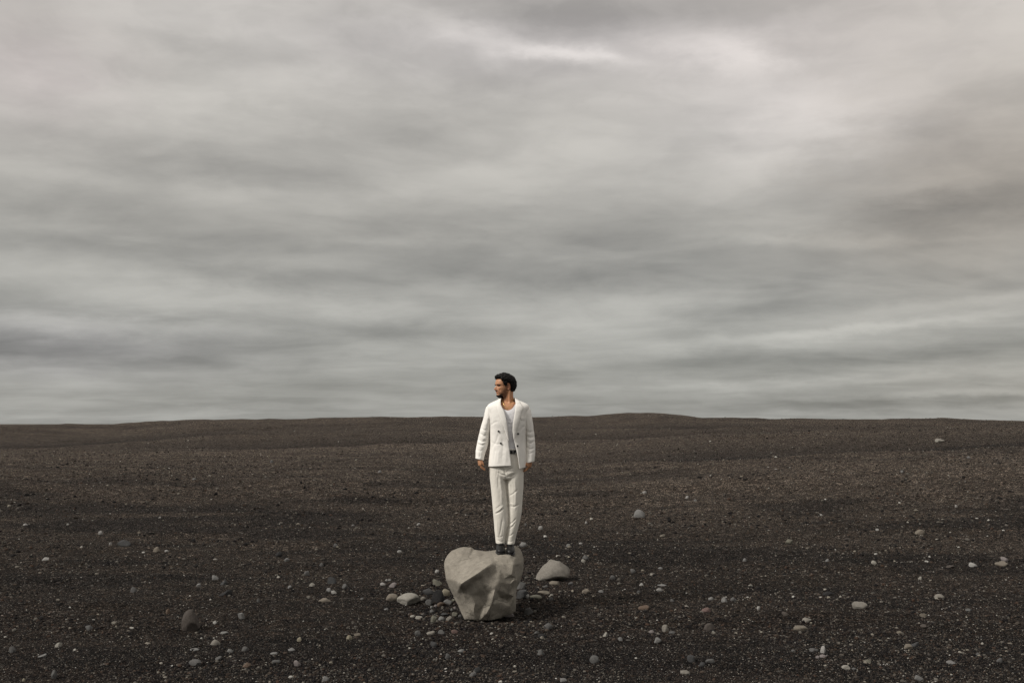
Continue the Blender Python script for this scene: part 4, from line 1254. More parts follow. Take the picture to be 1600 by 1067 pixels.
def ear(side):
    c = hd(-.012, side * .078, .46 * HH)
    out = []
    # rim, lobe and bowl as fused tubes
    rim = []
    for k in range(9):
        a = -1.9 + k * .52
        rim.append(c + HF * (.006 + .017 * math.cos(a + 2.6)) * 1.0 + HS * side * .006 + Vector((0, 0, .029 * math.sin(a + 2.6) + .002)))
    out.append(tube(rim, [.0048] * 9, 8))
    out.append(tube([c + Vector((0, 0, .018)), c, c + Vector((0, 0, -.022))], [(.010, .005), (.013, .006), (.007, .005)], 10, up=HS * side))
    return out

# ---------------------------------------------------------------- hands
def hand(wrist, down, back, side, sc=1.0, curl=1.0):
    """wrist: point; down: direction of the hand; back: normal of the back of the hand; side: towards the thumb"""
    down, back, side = Vector(down).normalized(), Vector(back).normalized(), Vector(side).normalized()
    out = []
    def at(d, s, b_): return wrist + down * d * sc + side * s * sc + back * b_ * sc
    out.append(tube([at(-.06, 0, 0), at(-.01, 0, 0), at(.02, 0, 0)], [(.027, .021), (.028, .02), (.031, .018)], 16, up=back))
    out.append(tube([at(.015, 0, 0), at(.05, .002, .002), at(.082, .004, 0)], [(.031, .016), (.038, .0155), (.040, .013)], 18, up=back))
    for i, (s, L1, L2, L3, r, cu) in enumerate(((.030, .040, .024, .020, .0092, .62), (.0105, .044, .028, .021, .0095, .78), (-.0105, .040, .026, .020, .009, .92), (-.029, .032, .019, .017, .008, 1.05))):
        cu = cu * curl
        p = at(.078, s, 0); pts = [at(.055, s * .9, -.002), p]; a = .18 * cu
        for L_, da in ((L1, .35 * cu), (L2, .62 * cu), (L3, .45 * cu)):
            a += da
            p = p + (down * math.cos(a) - back * math.sin(a)) * L_ * sc
            pts.append(p)
        out.append(tube(pts, [r * sc * 1.05, r * sc * 1.08, r * sc, r * sc * .92, r * sc * .78], 12))
    # thumb from the side of the palm near its base
    tp = [at(.018, .022, -.004), at(.040, .040, -.014), at(.066, .047, -.024), at(.090, .043, -.034)]
    out.append(tube(tp, [.0135 * sc, .0125 * sc, .0108 * sc, .0088 * sc], 12))
    return out

# ---------------------------------------------------------------- body: one continuous surface
def build_body():
    P = [head_mesh()]
    P += ear(1) + ear(-1)
    P.append(tube([hd(-.045, .0, .12), hd(-.035, 0, .04), Q(793.2, 627, .02), Q(793.2, 640, .02)], [(.054, .058), (.057, .058), (.062, .060), (.085, .07)], 24))
    # sternomastoid line of the turned neck
    P.append(tube([hd(-.03, .055, .06), Q(796.5, 628, -.035), Q(794.5, 637, -.068)], [.016, .015, .012], 10))
    P.append(tube([Q(785, 640, -.055), Q(775, 635, -.02)], [.014, .012], 10))
    P.append(tube([Q(797, 640, -.062), Q(812, 634, -.02)], [.014, .012], 10))
    torso = [(628, 778, 809, .060, .02), (633, 768, 818, .085, .015), (640, 764.5, 823, .098, .01), (652, 768, 820, .112, .01), (670, 770, 818, .112, .01),
             (690, 772, 815, .098, .01), (704, 771, 816, .10, .01), (725, 767, 818, .11, .015), (742, 768, 817, .10, .015)]
    P.append(loft(torso, 36, 48))
    arms = []
    L_ = [Q(769.5, 642, .01), Q(762, 660, .018), Q(756.2, 683, .027), Q(751.6, 700, .008), Q(749.3, 713, -.03)]
    P.append(tube(L_, [.045, .040, .038, .034, .028], 18))
    R_ = [Q(819.5, 643, .01), Q(824.5, 662, .018), Q(828, 684, .027), Q(828.8, 702, .012), Q(828.6, 716, -.02)]
    P.append(tube(R_, [.045, .038, .036, .034, .028], 18))
    P.append(tube([Q(779, 738, .015), Q(779.8, 775, .01), Q(782, 800, .0), Q(782.0, 832, .02), Q(781.2, 848, .05)], [.07, .056, .046, .042, .034], 18))
    P.append(tube([Q(804.5, 738, .015), Q(805, 775, .012), Q(804.6, 800, .012), Q(800.2, 830, .024), Q(797.8, 848, .05)], [.07, .056, .046, .042, .034], 18))
    # his right hand (on the photograph's left), thumb towards the camera
    P += hand(Q(749.2, 715, -.03), (.05, .0, -1), (-.92, -.35, .0), (.30, -.95, 0), .86, 1.0)
    P += hand(Q(828.8, 718, -.02), (-.16, .0, -1), (.90, -.42, .0), (-.42, -.90, 0), .86, 1.15)
    me, co, nr = remesh('body', P, .0036, 1)
    # stubble and lip tone by place on the face
    rel = co - np.array(tuple(HC))
    t = rel[:, 2] / HH
    f = rel @ np.array(tuple(HF)); s = rel @ np.array(tuple(HS))
    ph = np.abs(np.arctan2(s, f))
    g = lambda x, m_, w_: np.exp(-((x - m_) / w_) ** 2)
    nz = np.array([noise.noise(Vector(c) * 140) for c in co]) if len(co) < 260000 else 0
    jaw_top = np.where(ph < .25, .12, np.where(ph < .75, .12 + (ph - .25) * .30, np.where(ph < 1.5, .27 + (ph - .75) * .28, .5)))
    st = 1 / (1 + np.exp((t - jaw_top) / .035))
    st *= (t > -.14) * (ph < 1.62) * np.clip(1 - np.maximum(0, -.0 - t) / .12, 0, 1)
    st = np.maximum(st, .95 * g(t, .295, .018) * (ph < .42))
    st = np.maximum(st, .7 * g(ph, .40, .07) * (t < .30) * (t > .0))
    st = np.clip(st * (.62 + .25 * nz), 0, 1) * (f > -.06)
    st = np.where(t < -.16, 0, st)
    lip = g(t, .245, .02) * (ph < .30) * .85
    lip = np.maximum(lip, .35 * (np.abs(s) > .072) * (t > .3) * (t < .62) * (f < .02))
    lip = np.maximum(lip, .25 * g(t, .36, .05) * g(ph, 0, .2))
    tone = np.stack([st, lip * (1 - st * .6), lip * 0, lip * 0 + 1], -1)
    a = me.attributes.new('tone', 'FLOAT_COLOR', 'POINT'); a.data.foreach_set('color', tone.astype(np.float32).ravel())
    b_ = finish('body', me, co, M_SKIN, man)
    return b_
body = build_body()

def part(name, vf, mat, parent=man, smooth=True):
    v, f = vf
    return mesh_obj(name, v, f, mat, parent, smooth, origin=tuple(man_base))

# eyes and brows
for sd_ in (1, -1):
    for (nm, r, out_, mt) in (('eye', .0125, .0022, M_EYE), ('iris', .0068, .0096, M_IRIS)):
        c = head_pt(.503, sd_ * .36) - HF * .0075 + HF * out_ + (HS * sd_ * .001 if nm == 'iris' else Vector())
        bm = bmesh.new(); bmesh.ops.create_uvsphere(bm, u_segments=14, v_segments=10, radius=r)
        v = [c + q.co for q in bm.verts]; f = [[w_.index for w_ in q.verts] for q in bm.faces]; bm.free()
        if nm == 'eye': eyeo = part('eye', (v, f), mt)
        else: part('iris', (v, f), mt, eyeo)
    pts = [head_pt(.553 + .012 * math.sin(k / 6 * math.pi) - .012 * (k / 6) ** 2, sd_ * (.16 + k * .095)) + HF * .001 for k in range(7)]
    part('eyebrow', tube(pts, [.0035, .005, .0058, .0058, .005, .004, .0025], 8), M_HAIR)

def build_hair():
    na, nl = 150, 26
    V, Fc = [], []
    def hairline(ph):
        a = abs(ph)
        pts = [(0, .795), (.45, .80), (.75, .79), (.95, .69), (1.12, .66), (1.2, .50), (1.38, .42), (1.47, .46), (1.56, .60), (1.8, .60), (1.95, .40), (2.1, .22), (2.6, .15), (3.15, .13)]
        return float(np.interp(a, *zip(*pts)))
    for i in range(nl):
        q = i / (nl - 1)
        for k in range(na):
            ph = -math.pi + 2 * math.pi * k / na
            h0 = hairline(ph)
            t = h0 + (1 - h0) * (q ** .9)
            off = .021 * min(1, q * 4.5) ** .6 - .003
            front = max(0, math.cos(ph))
            off += .011 * front * gs(t, .86, .10)                   # lifted front
            off += .008 * max(0, -math.cos(ph)) * gs(t, .45, .25)   # fuller at the back
            off -= .008 * gs(abs(ph), 1.35, .35) * (1 if t < .75 else 0)
            p = head_pt(min(t, 1), ph, max(off, -.004))
            e = min(1, q * 5)
            w1 = noise.noise(p * 62 + Vector((0, 0, 4))); w2 = 1 - abs(noise.noise(p * 120)) * 2
            d = (p - (HC + Vector((0, 0, HH * .55)))).normalized()
            p = p + d * (w1 * .0085 + w2 * .003) * e
            V.append(p)
    for i in range(nl - 1):
        for k in range(na):
            k2 = (k + 1) % na
            Fc.append((i * na + k, i * na + k2, (i + 1) * na + k2, (i + 1) * na + k))
    c1 = len(V); V.append(sum((V[(nl - 1) * na + k] for k in range(na)), Vector()) / na)
    for k in range(na): Fc.append((c1, (nl - 1) * na + k, (nl - 1) * na + (k + 1) % na))
    P = [(V, Fc)]
    rn = random.Random(5)
    # curled locks standing off the shell
    for j in range(230):
        ph = rn.uniform(-math.pi, math.pi); h0 = hairline(ph)
        t = min(h0 + .04 + (1 - h0) * rn.random() ** .8 * .96, .985)
        p = head_pt(t, ph, .017 + .010 * max(0, math.cos(ph)) * gs(t, .86, .1) + .007 * max(0, -math.cos(ph)) * gs(t, .45, .25))
        d = (p - (HC + Vector((0, 0, HH * .5)))).normalized()
        tg = (-HF * (1 if math.cos(ph) > -.2 else .2) + Vector((0, 0, .5 - 1.2 * (1 if math.cos(ph) < 0 else 0)))) + Vector((rn.gauss(0, .5), rn.gauss(0, .5), rn.gauss(0, .5)))
        tg = (tg - d * tg.dot(d)).normalized()
        L_ = rn.uniform(.014, .028); r = rn.uniform(.0026, .0042)
        pts = [p - tg * L_ * .5 - d * .006, p + d * .002, p + tg * L_ * .5 + d * rn.uniform(-.002, .004), p + tg * L_ * .85 - d * .002]
        P.append(tube(pts, [r, r * 1.1, r * .9, r * .4], 6))
    V, Fc = join(*P)
    part('hair', (V, Fc), M_HAIR)
build_hair()

def build_beard():
    # thicker growth on chin, jaw and lip, a thin rough shell over the skin
    V, Fc = [], []
    na, nl = 90, 26
    for i in range(nl):
        q = i / (nl - 1)
        for k in range(na):
            ph = -1.25 + 2.5 * k / (na - 1)
            a = abs(ph)
            top = .12 if a < .26 else .12 + (a - .26) * .10 if a < 1.0 else .19
            t = -.0 + (top) * q
            e = min(q, 1 - q, (1.25 - a) / .5 * .5) * 2.2
            off = .0050 * min(1, max(0, e)) ** .5 - .0030
            p = head_pt(max(t, 0), ph, off)
            p += Vector((0, 0, -.009 * (1 - q) * math.cos(ph)))
            p += (HF * math.cos(ph) + HS * math.sin(ph)) * noise.noise(p * 170) * .003
            V.append(p)
    for i in range(nl - 1):
        for k in range(na - 1):
            Fc.append((i * na + k, i * na + k + 1, (i + 1) * na + k + 1, (i + 1) * na + k))
    c = len(V); V.append(HC + HF * .035 + Vector((0, 0, -.004)))
    for k in range(na - 1): Fc.append((c, k + 1, k))
    ms = tube([head_pt(.288, sd * .07 * k_) + HF * .0015 for k_, sd in ((5, -1), (3, -1), (1, -1), (1, 1), (3, 1), (5, 1))], [.0016, .0028, .0027, .0027, .0028, .0016], 8)
    V, Fc = join((V, Fc), ms)
    part('beard', (V, Fc), M_BEARD)
build_beard()

# ---------------------------------------------------------------- vest (white tank top)
def build_tank():
    rows = [(630, 772, 815, .086, .014), (636, 770, 817, .110, .012), (645, 768, 819, .126, .01), (655, 768, 820, .126, .01), (672, 770, 818, .118, .01), (690, 771.5, 816, .104, .01), (708, 770.5, 817, .106, .01)]
    seg, n = 96, 44
    V, Fc = [], []
    neck = [(760, 600), (778, 622), (783.5, 634), (787, 639), (791, 641.2), (794.5, 641.2), (798.5, 639), (802, 635), (805.5, 627), (825, 600)]
    nx, ny = zip(*neck)
    from_t = np.array(smooth_path(rows, 60))
    def row(py): return [float(np.interp(py, from_t[:, 0], from_t[:, j])) for j in range(1, 5)]
    for i in range(n):
        for k in range(seg):
            th = 2 * math.pi * k / seg
            c, s = math.cos(th), math.sin(th)
            ux = math.copysign(abs(c) ** .85, c); uy = math.copysign(abs(s) ** .85, s)
            top = 636.0
            if s < 0:
                xl, xr, b_, cy = row(640)
                q_ = ((xl + xr) / 2 + (xr - xl) / 2 * ux - 793.2) / 12.5; top = 641.3 - 9.5 * min(abs(q_), 1.0) ** 2.1
            py = top + (708 - top) * i / (n - 1)
            xl, xr, b_, cy = row(max(py, 630))
            shr = 1
            p = Q((xl + xr) / 2 + (xr - xl) / 2 * ux * shr, py) + Vector((0, cy + b_ * uy * shr, 0))
            V.append(p)
    for i in range(n - 1):
        for k in range(seg):
            k2 = (k + 1) % seg
            Fc.append((i * seg + k, (i + 1) * seg + k, (i + 1) * seg + k2, i * seg + k2))
    V = np.array([tuple(v) for v in V])
    px, py = to_px(V)
    cr = crease_field(px, py, [([(793, 656), (800, 658)], 1.2, -.007), ([(793, 659), (801, 660.5)], .9, .005), ([(794, 663), (800, 662)], .9, -.006), ([(795, 672), (803, 668)], 1.2, -.004),
                               ([(796, 682), (803, 679)], 1.3, -.004), ([(797, 692), (804, 688)], 1.2, -.005), ([(797, 698), (806, 697)], 1.2, .005)])
    rib = .0006 * np.sin(px * 6.5)
    V[:, 1] -= np.where(V[:, 1] < MD, cr + rib, 0)
    part('tank_top', (V, Fc), M_TANK)
    hem = [Q(793.5 + 11 * math.cos(a), 0) for a in ()]
build_tank()

# ---------------------------------------------------------------- trousers
def build_trousers():
    hip = [(701, 771.5, 816.5, .112, .012), (706, 770.5, 817.5, .116, .012), (720, 766.5, 818, .125, .015), (733, 764.2, 818.6, .128, .018), (742, 765, 818.5, .122, .018), (748, 766, 818, .105, .018)]
    P = [loft(hip, 30, 64, expo=2.3)]
    def leg(rows):
        return loft(rows, 70, 56, expo=2.2)
    P.append(leg([(730, 764.4, 791, .105, .015), (745, 765.2, 791.2, .105, .012), (762, 767, 792, .098, .008), (785, 769.2, 793.6, .088, .0), (801, 770.4, 794.6, .082, -.004), (815, 771.5, 795, .08, .0),
                  (830, 772.6, 792.5, .078, .01), (841, 773.8, 790.4, .078, .018), (848.3, 774.6, 789.3, .08, .02)]))
    P.append(leg([(730, 790, 818.6, .105, .015), (745, 790.2, 818.3, .105, .014), (762, 791.8, 817.6, .098, .012), (785, 793.4, 816, .088, .012), (801, 794, 815, .082, .012), (815, 794.4, 812.3, .08, .018),
                  (830, 792.4, 808.6, .078, .024), (841, 790.8, 805.6, .078, .03), (849.8, 790.4, 804.2, .08, .03)]))
    me, co, nr = remesh('trousers', P, .0042, 3)
    px, py = to_px(co)
    front = np.clip(-nr[:, 1] * 1.4, 0, 1)
    L_ = [  # forks and drags at the crotch
        ([(791, 741), (786, 734), (780, 730)], 1.9, -.013), ([(791, 743), (783, 741), (776, 737)], 1.7, -.010), ([(791, 738), (796, 733), (802, 731)], 1.8, -.012), ([(791, 744), (799, 744), (807, 739)], 1.7, -.010),
        ([(787, 731), (790.5, 742)], 1.5, -.009), ([(784, 738), (789, 741)], 1.6, .008), ([(794, 740), (803, 737)], 1.8, .009), ([(790.5, 739), (791, 760), (793.6, 785), (795, 808), (792, 830), (790, 849)], 1.1, -.012),
        ([(776, 727), (776.3, 737), (775.5, 746)], .7, -.006), ([(777.4, 727), (777.6, 746)], .8, .005), ([(805.5, 731), (805, 745)], .8, -.005),
        ([(781, 744), (783, 762), (784.5, 790)], 2.0, .007), ([(778, 744), (779, 765)], 1.5, -.006), ([(785, 752), (788.5, 775), (789, 792)], 1.6, -.008),
        ([(773, 803), (780, 800), (788, 793)], 1.5, -.010), ([(773, 800), (780, 796.5), (787, 789)], 1.3, .007), ([(775, 795), (782, 789)], 1.2, -.006), ([(784, 765), (787, 780)], 1.2, .006),
        ([(795, 775), (802, 771), (810, 764)], 1.6, -.008), ([(795, 790), (803, 792), (812, 787)], 1.5, -.009), ([(796, 786), (804, 788.5)], 1.3, .006), ([(797, 757), (803, 770)], 1.5, -.006),
        ([(804, 745), (806, 770), (805, 800)], 2.4, .008), ([(799, 750), (799, 800)], 2.2, -.005),
        ([(796, 818), (801, 816), (807, 809)], 1.4, -.009), ([(794, 826), (800, 823), (806, 815)], 1.4, -.008), ([(796, 822), (802, 819)], 1.2, .007),
        ([(793, 838), (799, 836), (804, 831)], 1.3, -.007), ([(786, 806), (783, 825), (780, 840)], 1.8, -.008), ([(789, 812), (787, 835), (785, 846)], 1.6, .007), ([(776, 812), (778, 845)], 2.0, .006),
        ([(776, 843), (783, 846), (789, 844)], 1.2, -.006), ([(775, 838), (781, 839.5), (787, 836)], 1.2, -.005), ([(792, 845), (799, 846), (804, 843)], 1.2, -.006)]
    d = crease_field(px, py, L_) * front * .70
    for i in range(len(co)):
        p = co[i]
        d[i] += .0030 * noise.noise(Vector((p[0] * 13, p[1] * 13, p[2] * 5))) + .0008 * noise.noise(Vector((p[0] * 45 + 9, p[1] * 45, p[2] * 22)))
    co = co + nr * d[:, None]
    t = finish('trousers', me, co, M_TROU, man)
    # belt and its buckle, belt loops
    hp = np.array(smooth_path(hip, 60))
    def wl(py, grow):
        xl, xr, b_, cy = [float(np.interp(py, hp[:, 0], hp[:, j])) for j in range(1, 5)]
        return (xl + xr) / 2, (xr - xl) / 2 + grow / PX, b_ + grow, cy
    V, Fc = [], []
    seg = 80
    prof_ = [(702.6, .004), (702.6, .0075), (705.2, .009), (708.2, .0075), (708.2, .004)]
    for (py, gr) in prof_:
        cx, a, b_, cy = wl(py, gr)
        for k in range(seg):
            th = 2 * math.pi * k / seg; c, s = math.cos(th), math.sin(th)
            V.append(Q(cx + a * math.copysign(abs(c) ** .87, c), py) + Vector((0, cy + b_ * math.copysign(abs(s) ** .87, s), 0)))
    for i in range(len(prof_) - 1):
        for k in range(seg):
            k2 = (k + 1) % seg; Fc.append((i * seg + k, (i + 1) * seg + k, (i + 1) * seg + k2, i * seg + k2))
    belt = part('belt', (V, Fc), M_LEATHER)
    def fy(px, py, gr):
        cx, a, b_, cy = wl(py, gr)
        q = min(abs((px - cx) / a), .999)
        return cy - b_ * (1 - q ** 2.3) ** (1 / 2.3)
    bp = [Q(x, y) + Vector((0, fy(x, y, .013), 0)) for x, y in ((801.5, 702.4), (806.2, 702.4), (806.2, 708.2), (801.5, 708.2), (801.5, 702.4))]
    part('buckle', tube(bp, [.0022] * 5, 6), M_STEEL, belt)
build_trousers()

# ---------------------------------------------------------------- jacket
JR = [(621.5, 781.3, 805.8, .072, .022), (624.5, 777.0, 809.5, .082, .02), (628, 769.5, 817.5, .097, .016), (631.5, 763.3, 824.3, .112, .014), (636, 760.5, 827.3, .128, .012), (645, 761.6, 825.8, .143, .01),
      (659, 764.4, 823.4, .152, .008), (675, 765.6, 822.4, .144, .008), (693, 766.0, 822.0, .138, .01), (710, 764.6, 822.6, .147, .012), (726.5, 763.0, 822.8, .153, .014), (733, 762.6, 822.8, .155, .014)]
JT = np.array(smooth_path(JR, 160))
def jrow(py):
    py = min(max(py, 621.5), 733)
    return [float(np.interp(py, JT[:, 0], JT[:, j])) for j in range(1, 5)]
JE = 2.45
EL = [(621, 783.2), (626, 782.4), (632, 782.5), (637, 784.8), (642.5, 787.7), (650, 790.0), (659, 792), (680, 794.5), (702.5, 796.2), (726, 799), (733, 799.6)]
ER = [(621, 804.7), (630, 805.8), (641, 805), (653, 803.2), (665, 801.2), (673, 801.0), (680, 801.8), (689, 803.5), (702.5, 806.8), (717.5, 809.8), (733, 812.2)]
def ex_l(py): return float(np.interp(py, *zip(*EL)))
def ex_r(py): return float(np.interp(py, *zip(*ER)))
def jy(px, py, off=0.0):
    xl, xr, b_, cy = jrow(py)
    cx, a = (xl + xr) / 2, (xr - xl) / 2
    q = min(abs((px - cx) / a), .995)
    return cy - (b_ + off) * (1 - q ** JE) ** (1 / JE)
J_CREASE = [([(768, 700), (775, 690), (779, 676)], 2.0, -.005), ([(771, 722), (774, 700)], 1.8, -.004), ([(784, 722), (786, 700), (784, 684)], 1.8, -.005), ([(790, 724), (791, 700)], 1.6, .005), ([(778, 724), (780, 702)], 1.8, .004),
            ([(766, 665), (772, 660), (779, 658)], 1.6, -.005), ([(767, 690), (775, 694), (785, 693)], 1.6, -.005), ([(816, 722), (815, 700), (817, 680)], 1.8, -.005), ([(820, 724), (819.5, 700)], 1.3, .004),
            ([(822, 664), (816, 668), (811, 676)], 1.8, -.004), ([(764, 640), (768, 650), (770, 662)], 1.5, -.005), ([(824, 640), (820, 650), (819, 662)], 1.5, -.005), ([(812, 722), (809, 706), (806, 692)], 1.6, .004)]
def build_jacket():
    nu, nv = 150, 96
    rows = []
    outer, inner = [], []
    for i in range(nv):
        v = i / (nv - 1)
        for k in range(nu):
            u = k / (nu - 1)                       # 0: image-right front edge, around the back, 1: image-left edge
            hem = 731.6 * (1 - min(u * 6, 1)) + 728.5 * min(u * 6, 1) if u < .5 else 728.5 - 1.6 * max(0, (u - .8) / .2)
            py = 621.5 + (hem - 621.5) * v
            xl, xr, b_, cy = jrow(py); cx, a = (xl + xr) / 2, (xr - xl) / 2
            qr = min(max((ex_r(py) - cx) / a, -.98), .98); ql = min(max((ex_l(py) - cx) / a, -.98), .98)
            # angle on the superellipse for a given x
            def ang(q): return math.acos(math.copysign(abs(q) ** (JE / 2), q))
            t0 = -ang(qr); t1 = 2 * math.pi - ang(ql)
            th = t0 + (t1 - t0) * u
            c, s = math.cos(th), math.sin(th)
            ux = math.copysign(abs(c) ** (2 / JE), c); uy = math.copysign(abs(s) ** (2 / JE), s)
            p = Q(cx + a * ux, py) + Vector((0, cy + b_ * uy, 0))
            outer.append(p)
            inner.append(Q(cx + (a - .55) * ux, py) + Vector((0, cy + (b_ - .005) * uy, 0)))
    O = np.array([tuple(p) for p in outer]); I_ = np.array([tuple(p) for p in inner])
    px, py = to_px(O)
    fr = (O[:, 1] < MD + .0)
    d = np.where(fr, crease_field(px, py, J_CREASE), 0)
    nzv = np.array([.0032 * noise.noise(Vector((p[0] * 14, p[1] * 14, p[2] * 6))) + .0012 * noise.noise(Vector((p[0] * 40, p[1] * 40, p[2] * 30))) for p in O])
    amp = np.clip((py - 626) / 12, 0, 1)
    d = (d + nzv) * amp
    ctr = np.stack([O[:, 0] * 0 + (-.045), O[:, 1] * 0 + MD + .01], -1)
    rad = O[:, :2] - ctr; rad /= np.linalg.norm(rad, axis=1)[:, None]
    O[:, :2] += rad * d[:, None]; I_[:, :2] += rad * d[:, None]
    V = np.vstack([O, I_]); n = nu * nv
    Fc = []
    for i in range(nv - 1):
        for k in range(nu - 1):
            a_ = i * nu + k
            Fc.append((a_, a_ + nu, a_ + nu + 1, a_ + 1)); Fc.append((n + a_, n + a_ + 1, n + a_ + nu + 1, n + a_ + nu))
    for k in range(nu - 1):
        a_ = k; Fc.append((a_, a_ + 1, n + a_ + 1, n + a_)); a_ = (nv - 1) * nu + k; Fc.append((a_, n + a_, n + a_ + 1, a_ + 1))
    for i in range(nv - 1):
        a_ = i * nu; Fc.append((a_, n + a_, n + a_ + nu, a_ + nu)); a_ = i * nu + nu - 1; Fc.append((a_, a_ + nu, n + a_ + nu, n + a_))
    return part('jacket', (V, Fc), M_SUIT)
jacket = build_jacket()

def build_sleeve(rows, creases, inner_sign):
    """rows: py, xl, xr, half depth, centre dy; the top row lies inside the shoulder"""
    n, seg = 84, 48
    rr = smooth_path(rows, n)
    V, Fc = [], []
    for i, (py, xl, xr, b_, cy) in enumerate(rr):
        cx, a = (xl + xr) / 2, (xr - xl) / 2
        # rounded sleeve head
        for k in range(seg):
            th = 2 * math.pi * k / seg; c, s = math.cos(th), math.sin(th)
            V.append(Q(cx + a * c, py + 1.6 * c * inner_sign * (i / n)) + Vector((0, cy + b_ * s, 0)))
    # cuff turns in
    last = len(rr) - 1
    py, xl, xr, b_, cy = rr[-1]
    cx, a = (xl + xr) / 2, (xr - xl) / 2
    for (g_, dp) in ((.90, 0.2), (.86, -3), (.80, -9)):
        for k in range(seg):
            th = 2 * math.pi * k / seg; c, s = math.cos(th), math.sin(th)
            V.append(Q(cx + a * g_ * c, py + dp + 1.6 * c * inner_sign) + Vector((0, cy + b_ * g_ * s, 0)))
    m = n + 3
    for i in range(m - 1):
        for k in range(seg):
            k2 = (k + 1) % seg; Fc.append((i * seg + k, (i + 1) * seg + k, (i + 1) * seg + k2, i * seg + k2))
    V = np.array([tuple(v) for v in V])
    c0 = len(V); V = np.vstack([V, V[:seg].mean(0)[None] + [[0, 0, .004]]])
    for k in range(seg): Fc.append((c0, k, (k + 1) % seg))
    px, py_ = to_px(V)
    cen = np.repeat(np.array([tuple(Q((r[1] + r[2]) / 2, r[0]) + Vector((0, r[4], 0))) for r in rr] + [tuple(Q(cx, py) + Vector((0, cy, 0)))] * 3), seg, axis=0)
    cen = np.vstack([cen, V[-1:]])
    rad = V - cen; ln = np.linalg.norm(rad, axis=1)[:, None]; rad = rad / np.maximum(ln, 1e-6)
    d = np.where(rad[:, 1] < .35, crease_field(px, py_, creases), 0)
    for i in range(len(V)):
        p = V[i]
        d[i] += .0020 * noise.noise(Vector((p[0] * 12, p[1] * 12, p[2] * 20 + 5))) + .0008 * noise.noise(Vector((p[0] * 40, p[1] * 30, p[2] * 60)))
    d[(n) * seg:] = 0
    V = V + rad * d[:, None]
    return part('sleeve', (V, Fc), M_SUIT, jacket)
build_sleeve([(633.2, 763.5, 769, .02, .012), (635.5, 760.3, 773, .055, .012), (640, 758.2, 775, .072, .012), (648, 756.3, 773, .08, .014), (659, 753.6, 769.5, .081, .018), (674, 749.4, 766, .078, .024),
              (684, 747.2, 764.4, .075, .028), (695, 745.0, 762.4, .07, .018), (706, 743.4, 758.4, .062, .0), (717.2, 743.0, 755.8, .055, -.022)],
             [([(750, 668), (757, 672), (765, 670)], 1.4, -.007), ([(749, 676), (756, 681), (764, 678)], 1.5, -.010), ([(748, 680), (755, 685.5), (763, 684)], 1.3, .006), ([(747, 686), (753, 690), (762, 688)], 1.4, -.009),
              ([(746, 693), (753, 696), (761, 692)], 1.3, -.008), ([(746, 689.5), (752, 693), (760, 691)], 1.1, .005), ([(757, 645), (755, 660), (752, 672)], 1.8, -.005), ([(763, 650), (760, 665)], 1.8, .005),
              ([(745, 702), (750, 705), (757, 701)], 1.3, -.006), ([(750, 706), (749, 715)], 1.5, -.004)], 1)
build_sleeve([(635, 819, 824.8, .02, .012), (637.3, 815, 828, .055, .012), (642, 813, 829.6, .072, .012), (650, 815, 831, .08, .014), (659, 818, 832.4, .081, .018), (672, 820.3, 834, .078, .024),
              (684, 821.4, 835.4, .075, .028), (697, 821.6, 836.3, .07, .02), (709, 821.2, 836.2, .062, .005), (722.0, 820.8, 834.9, .055, -.01)],
             [([(822, 672), (828, 676), (834, 673)], 1.4, -.008), ([(822, 680), (829, 684), (835, 681)], 1.4, -.010), ([(822, 684), (829, 688), (835, 686)], 1.2, .006), ([(822, 690), (829, 693), (836, 688)], 1.4, -.009),
              ([(822, 698), (828, 702), (836, 699)], 1.3, -.009), ([(822, 706), (828, 709), (835, 705)], 1.2, -.006), ([(828, 650), (830, 668)], 1.6, .005), ([(824, 648), (826, 664)], 1.6, -.005), ([(827, 710), (828, 719)], 1.5, -.004)], -1)

def strip(name, rows, parent, mat, lift=.006, thick=.004, nx=10, belly=0.0, jyf=jy):
    """rows: py, x inner, x outer (on the jacket front) -> a cloth piece with thickness lying on it"""
    rr = smooth_path(rows, 60) if len(rows) > 2 else rows
    V, Fc = [], []
    n = len(rr)
    for side in (0, 1):
        for (py, xi, xo) in rr:
            for k in range(nx):
                q = k / (nx - 1); x = xi + (xo - xi) * q
                edge = math.sin(q * math.pi) ** .5 if 0 < q < 1 else 0
                off = lift + belly * edge + (.0 if side == 0 else -thick)
                V.append(Q(x, py) + Vector((0, jyf(x, py) - off, 0)))
    m = n * nx
    for i in range(n - 1):
        for k in range(nx - 1):
            a_ = i * nx + k
            Fc.append((a_, a_ + 1, a_ + nx + 1, a_ + nx)); Fc.append((m + a_, m + a_ + nx, m + a_ + nx + 1, m + a_ + 1))
    for k in range(nx - 1):
        Fc.append((k, m + k, m + k + 1, k + 1)); a_ = (n - 1) * nx + k; Fc.append((a_, a_ + 1, m + a_ + 1, m + a_))
    for i in range(n - 1):
        a_ = i * nx; Fc.append((a_, a_ + nx, m + a_ + nx, m + a_)); a_ += nx - 1; Fc.append((a_, m + a_, m + a_ + nx, a_ + nx))
    return part(name, (V, Fc), mat, parent)

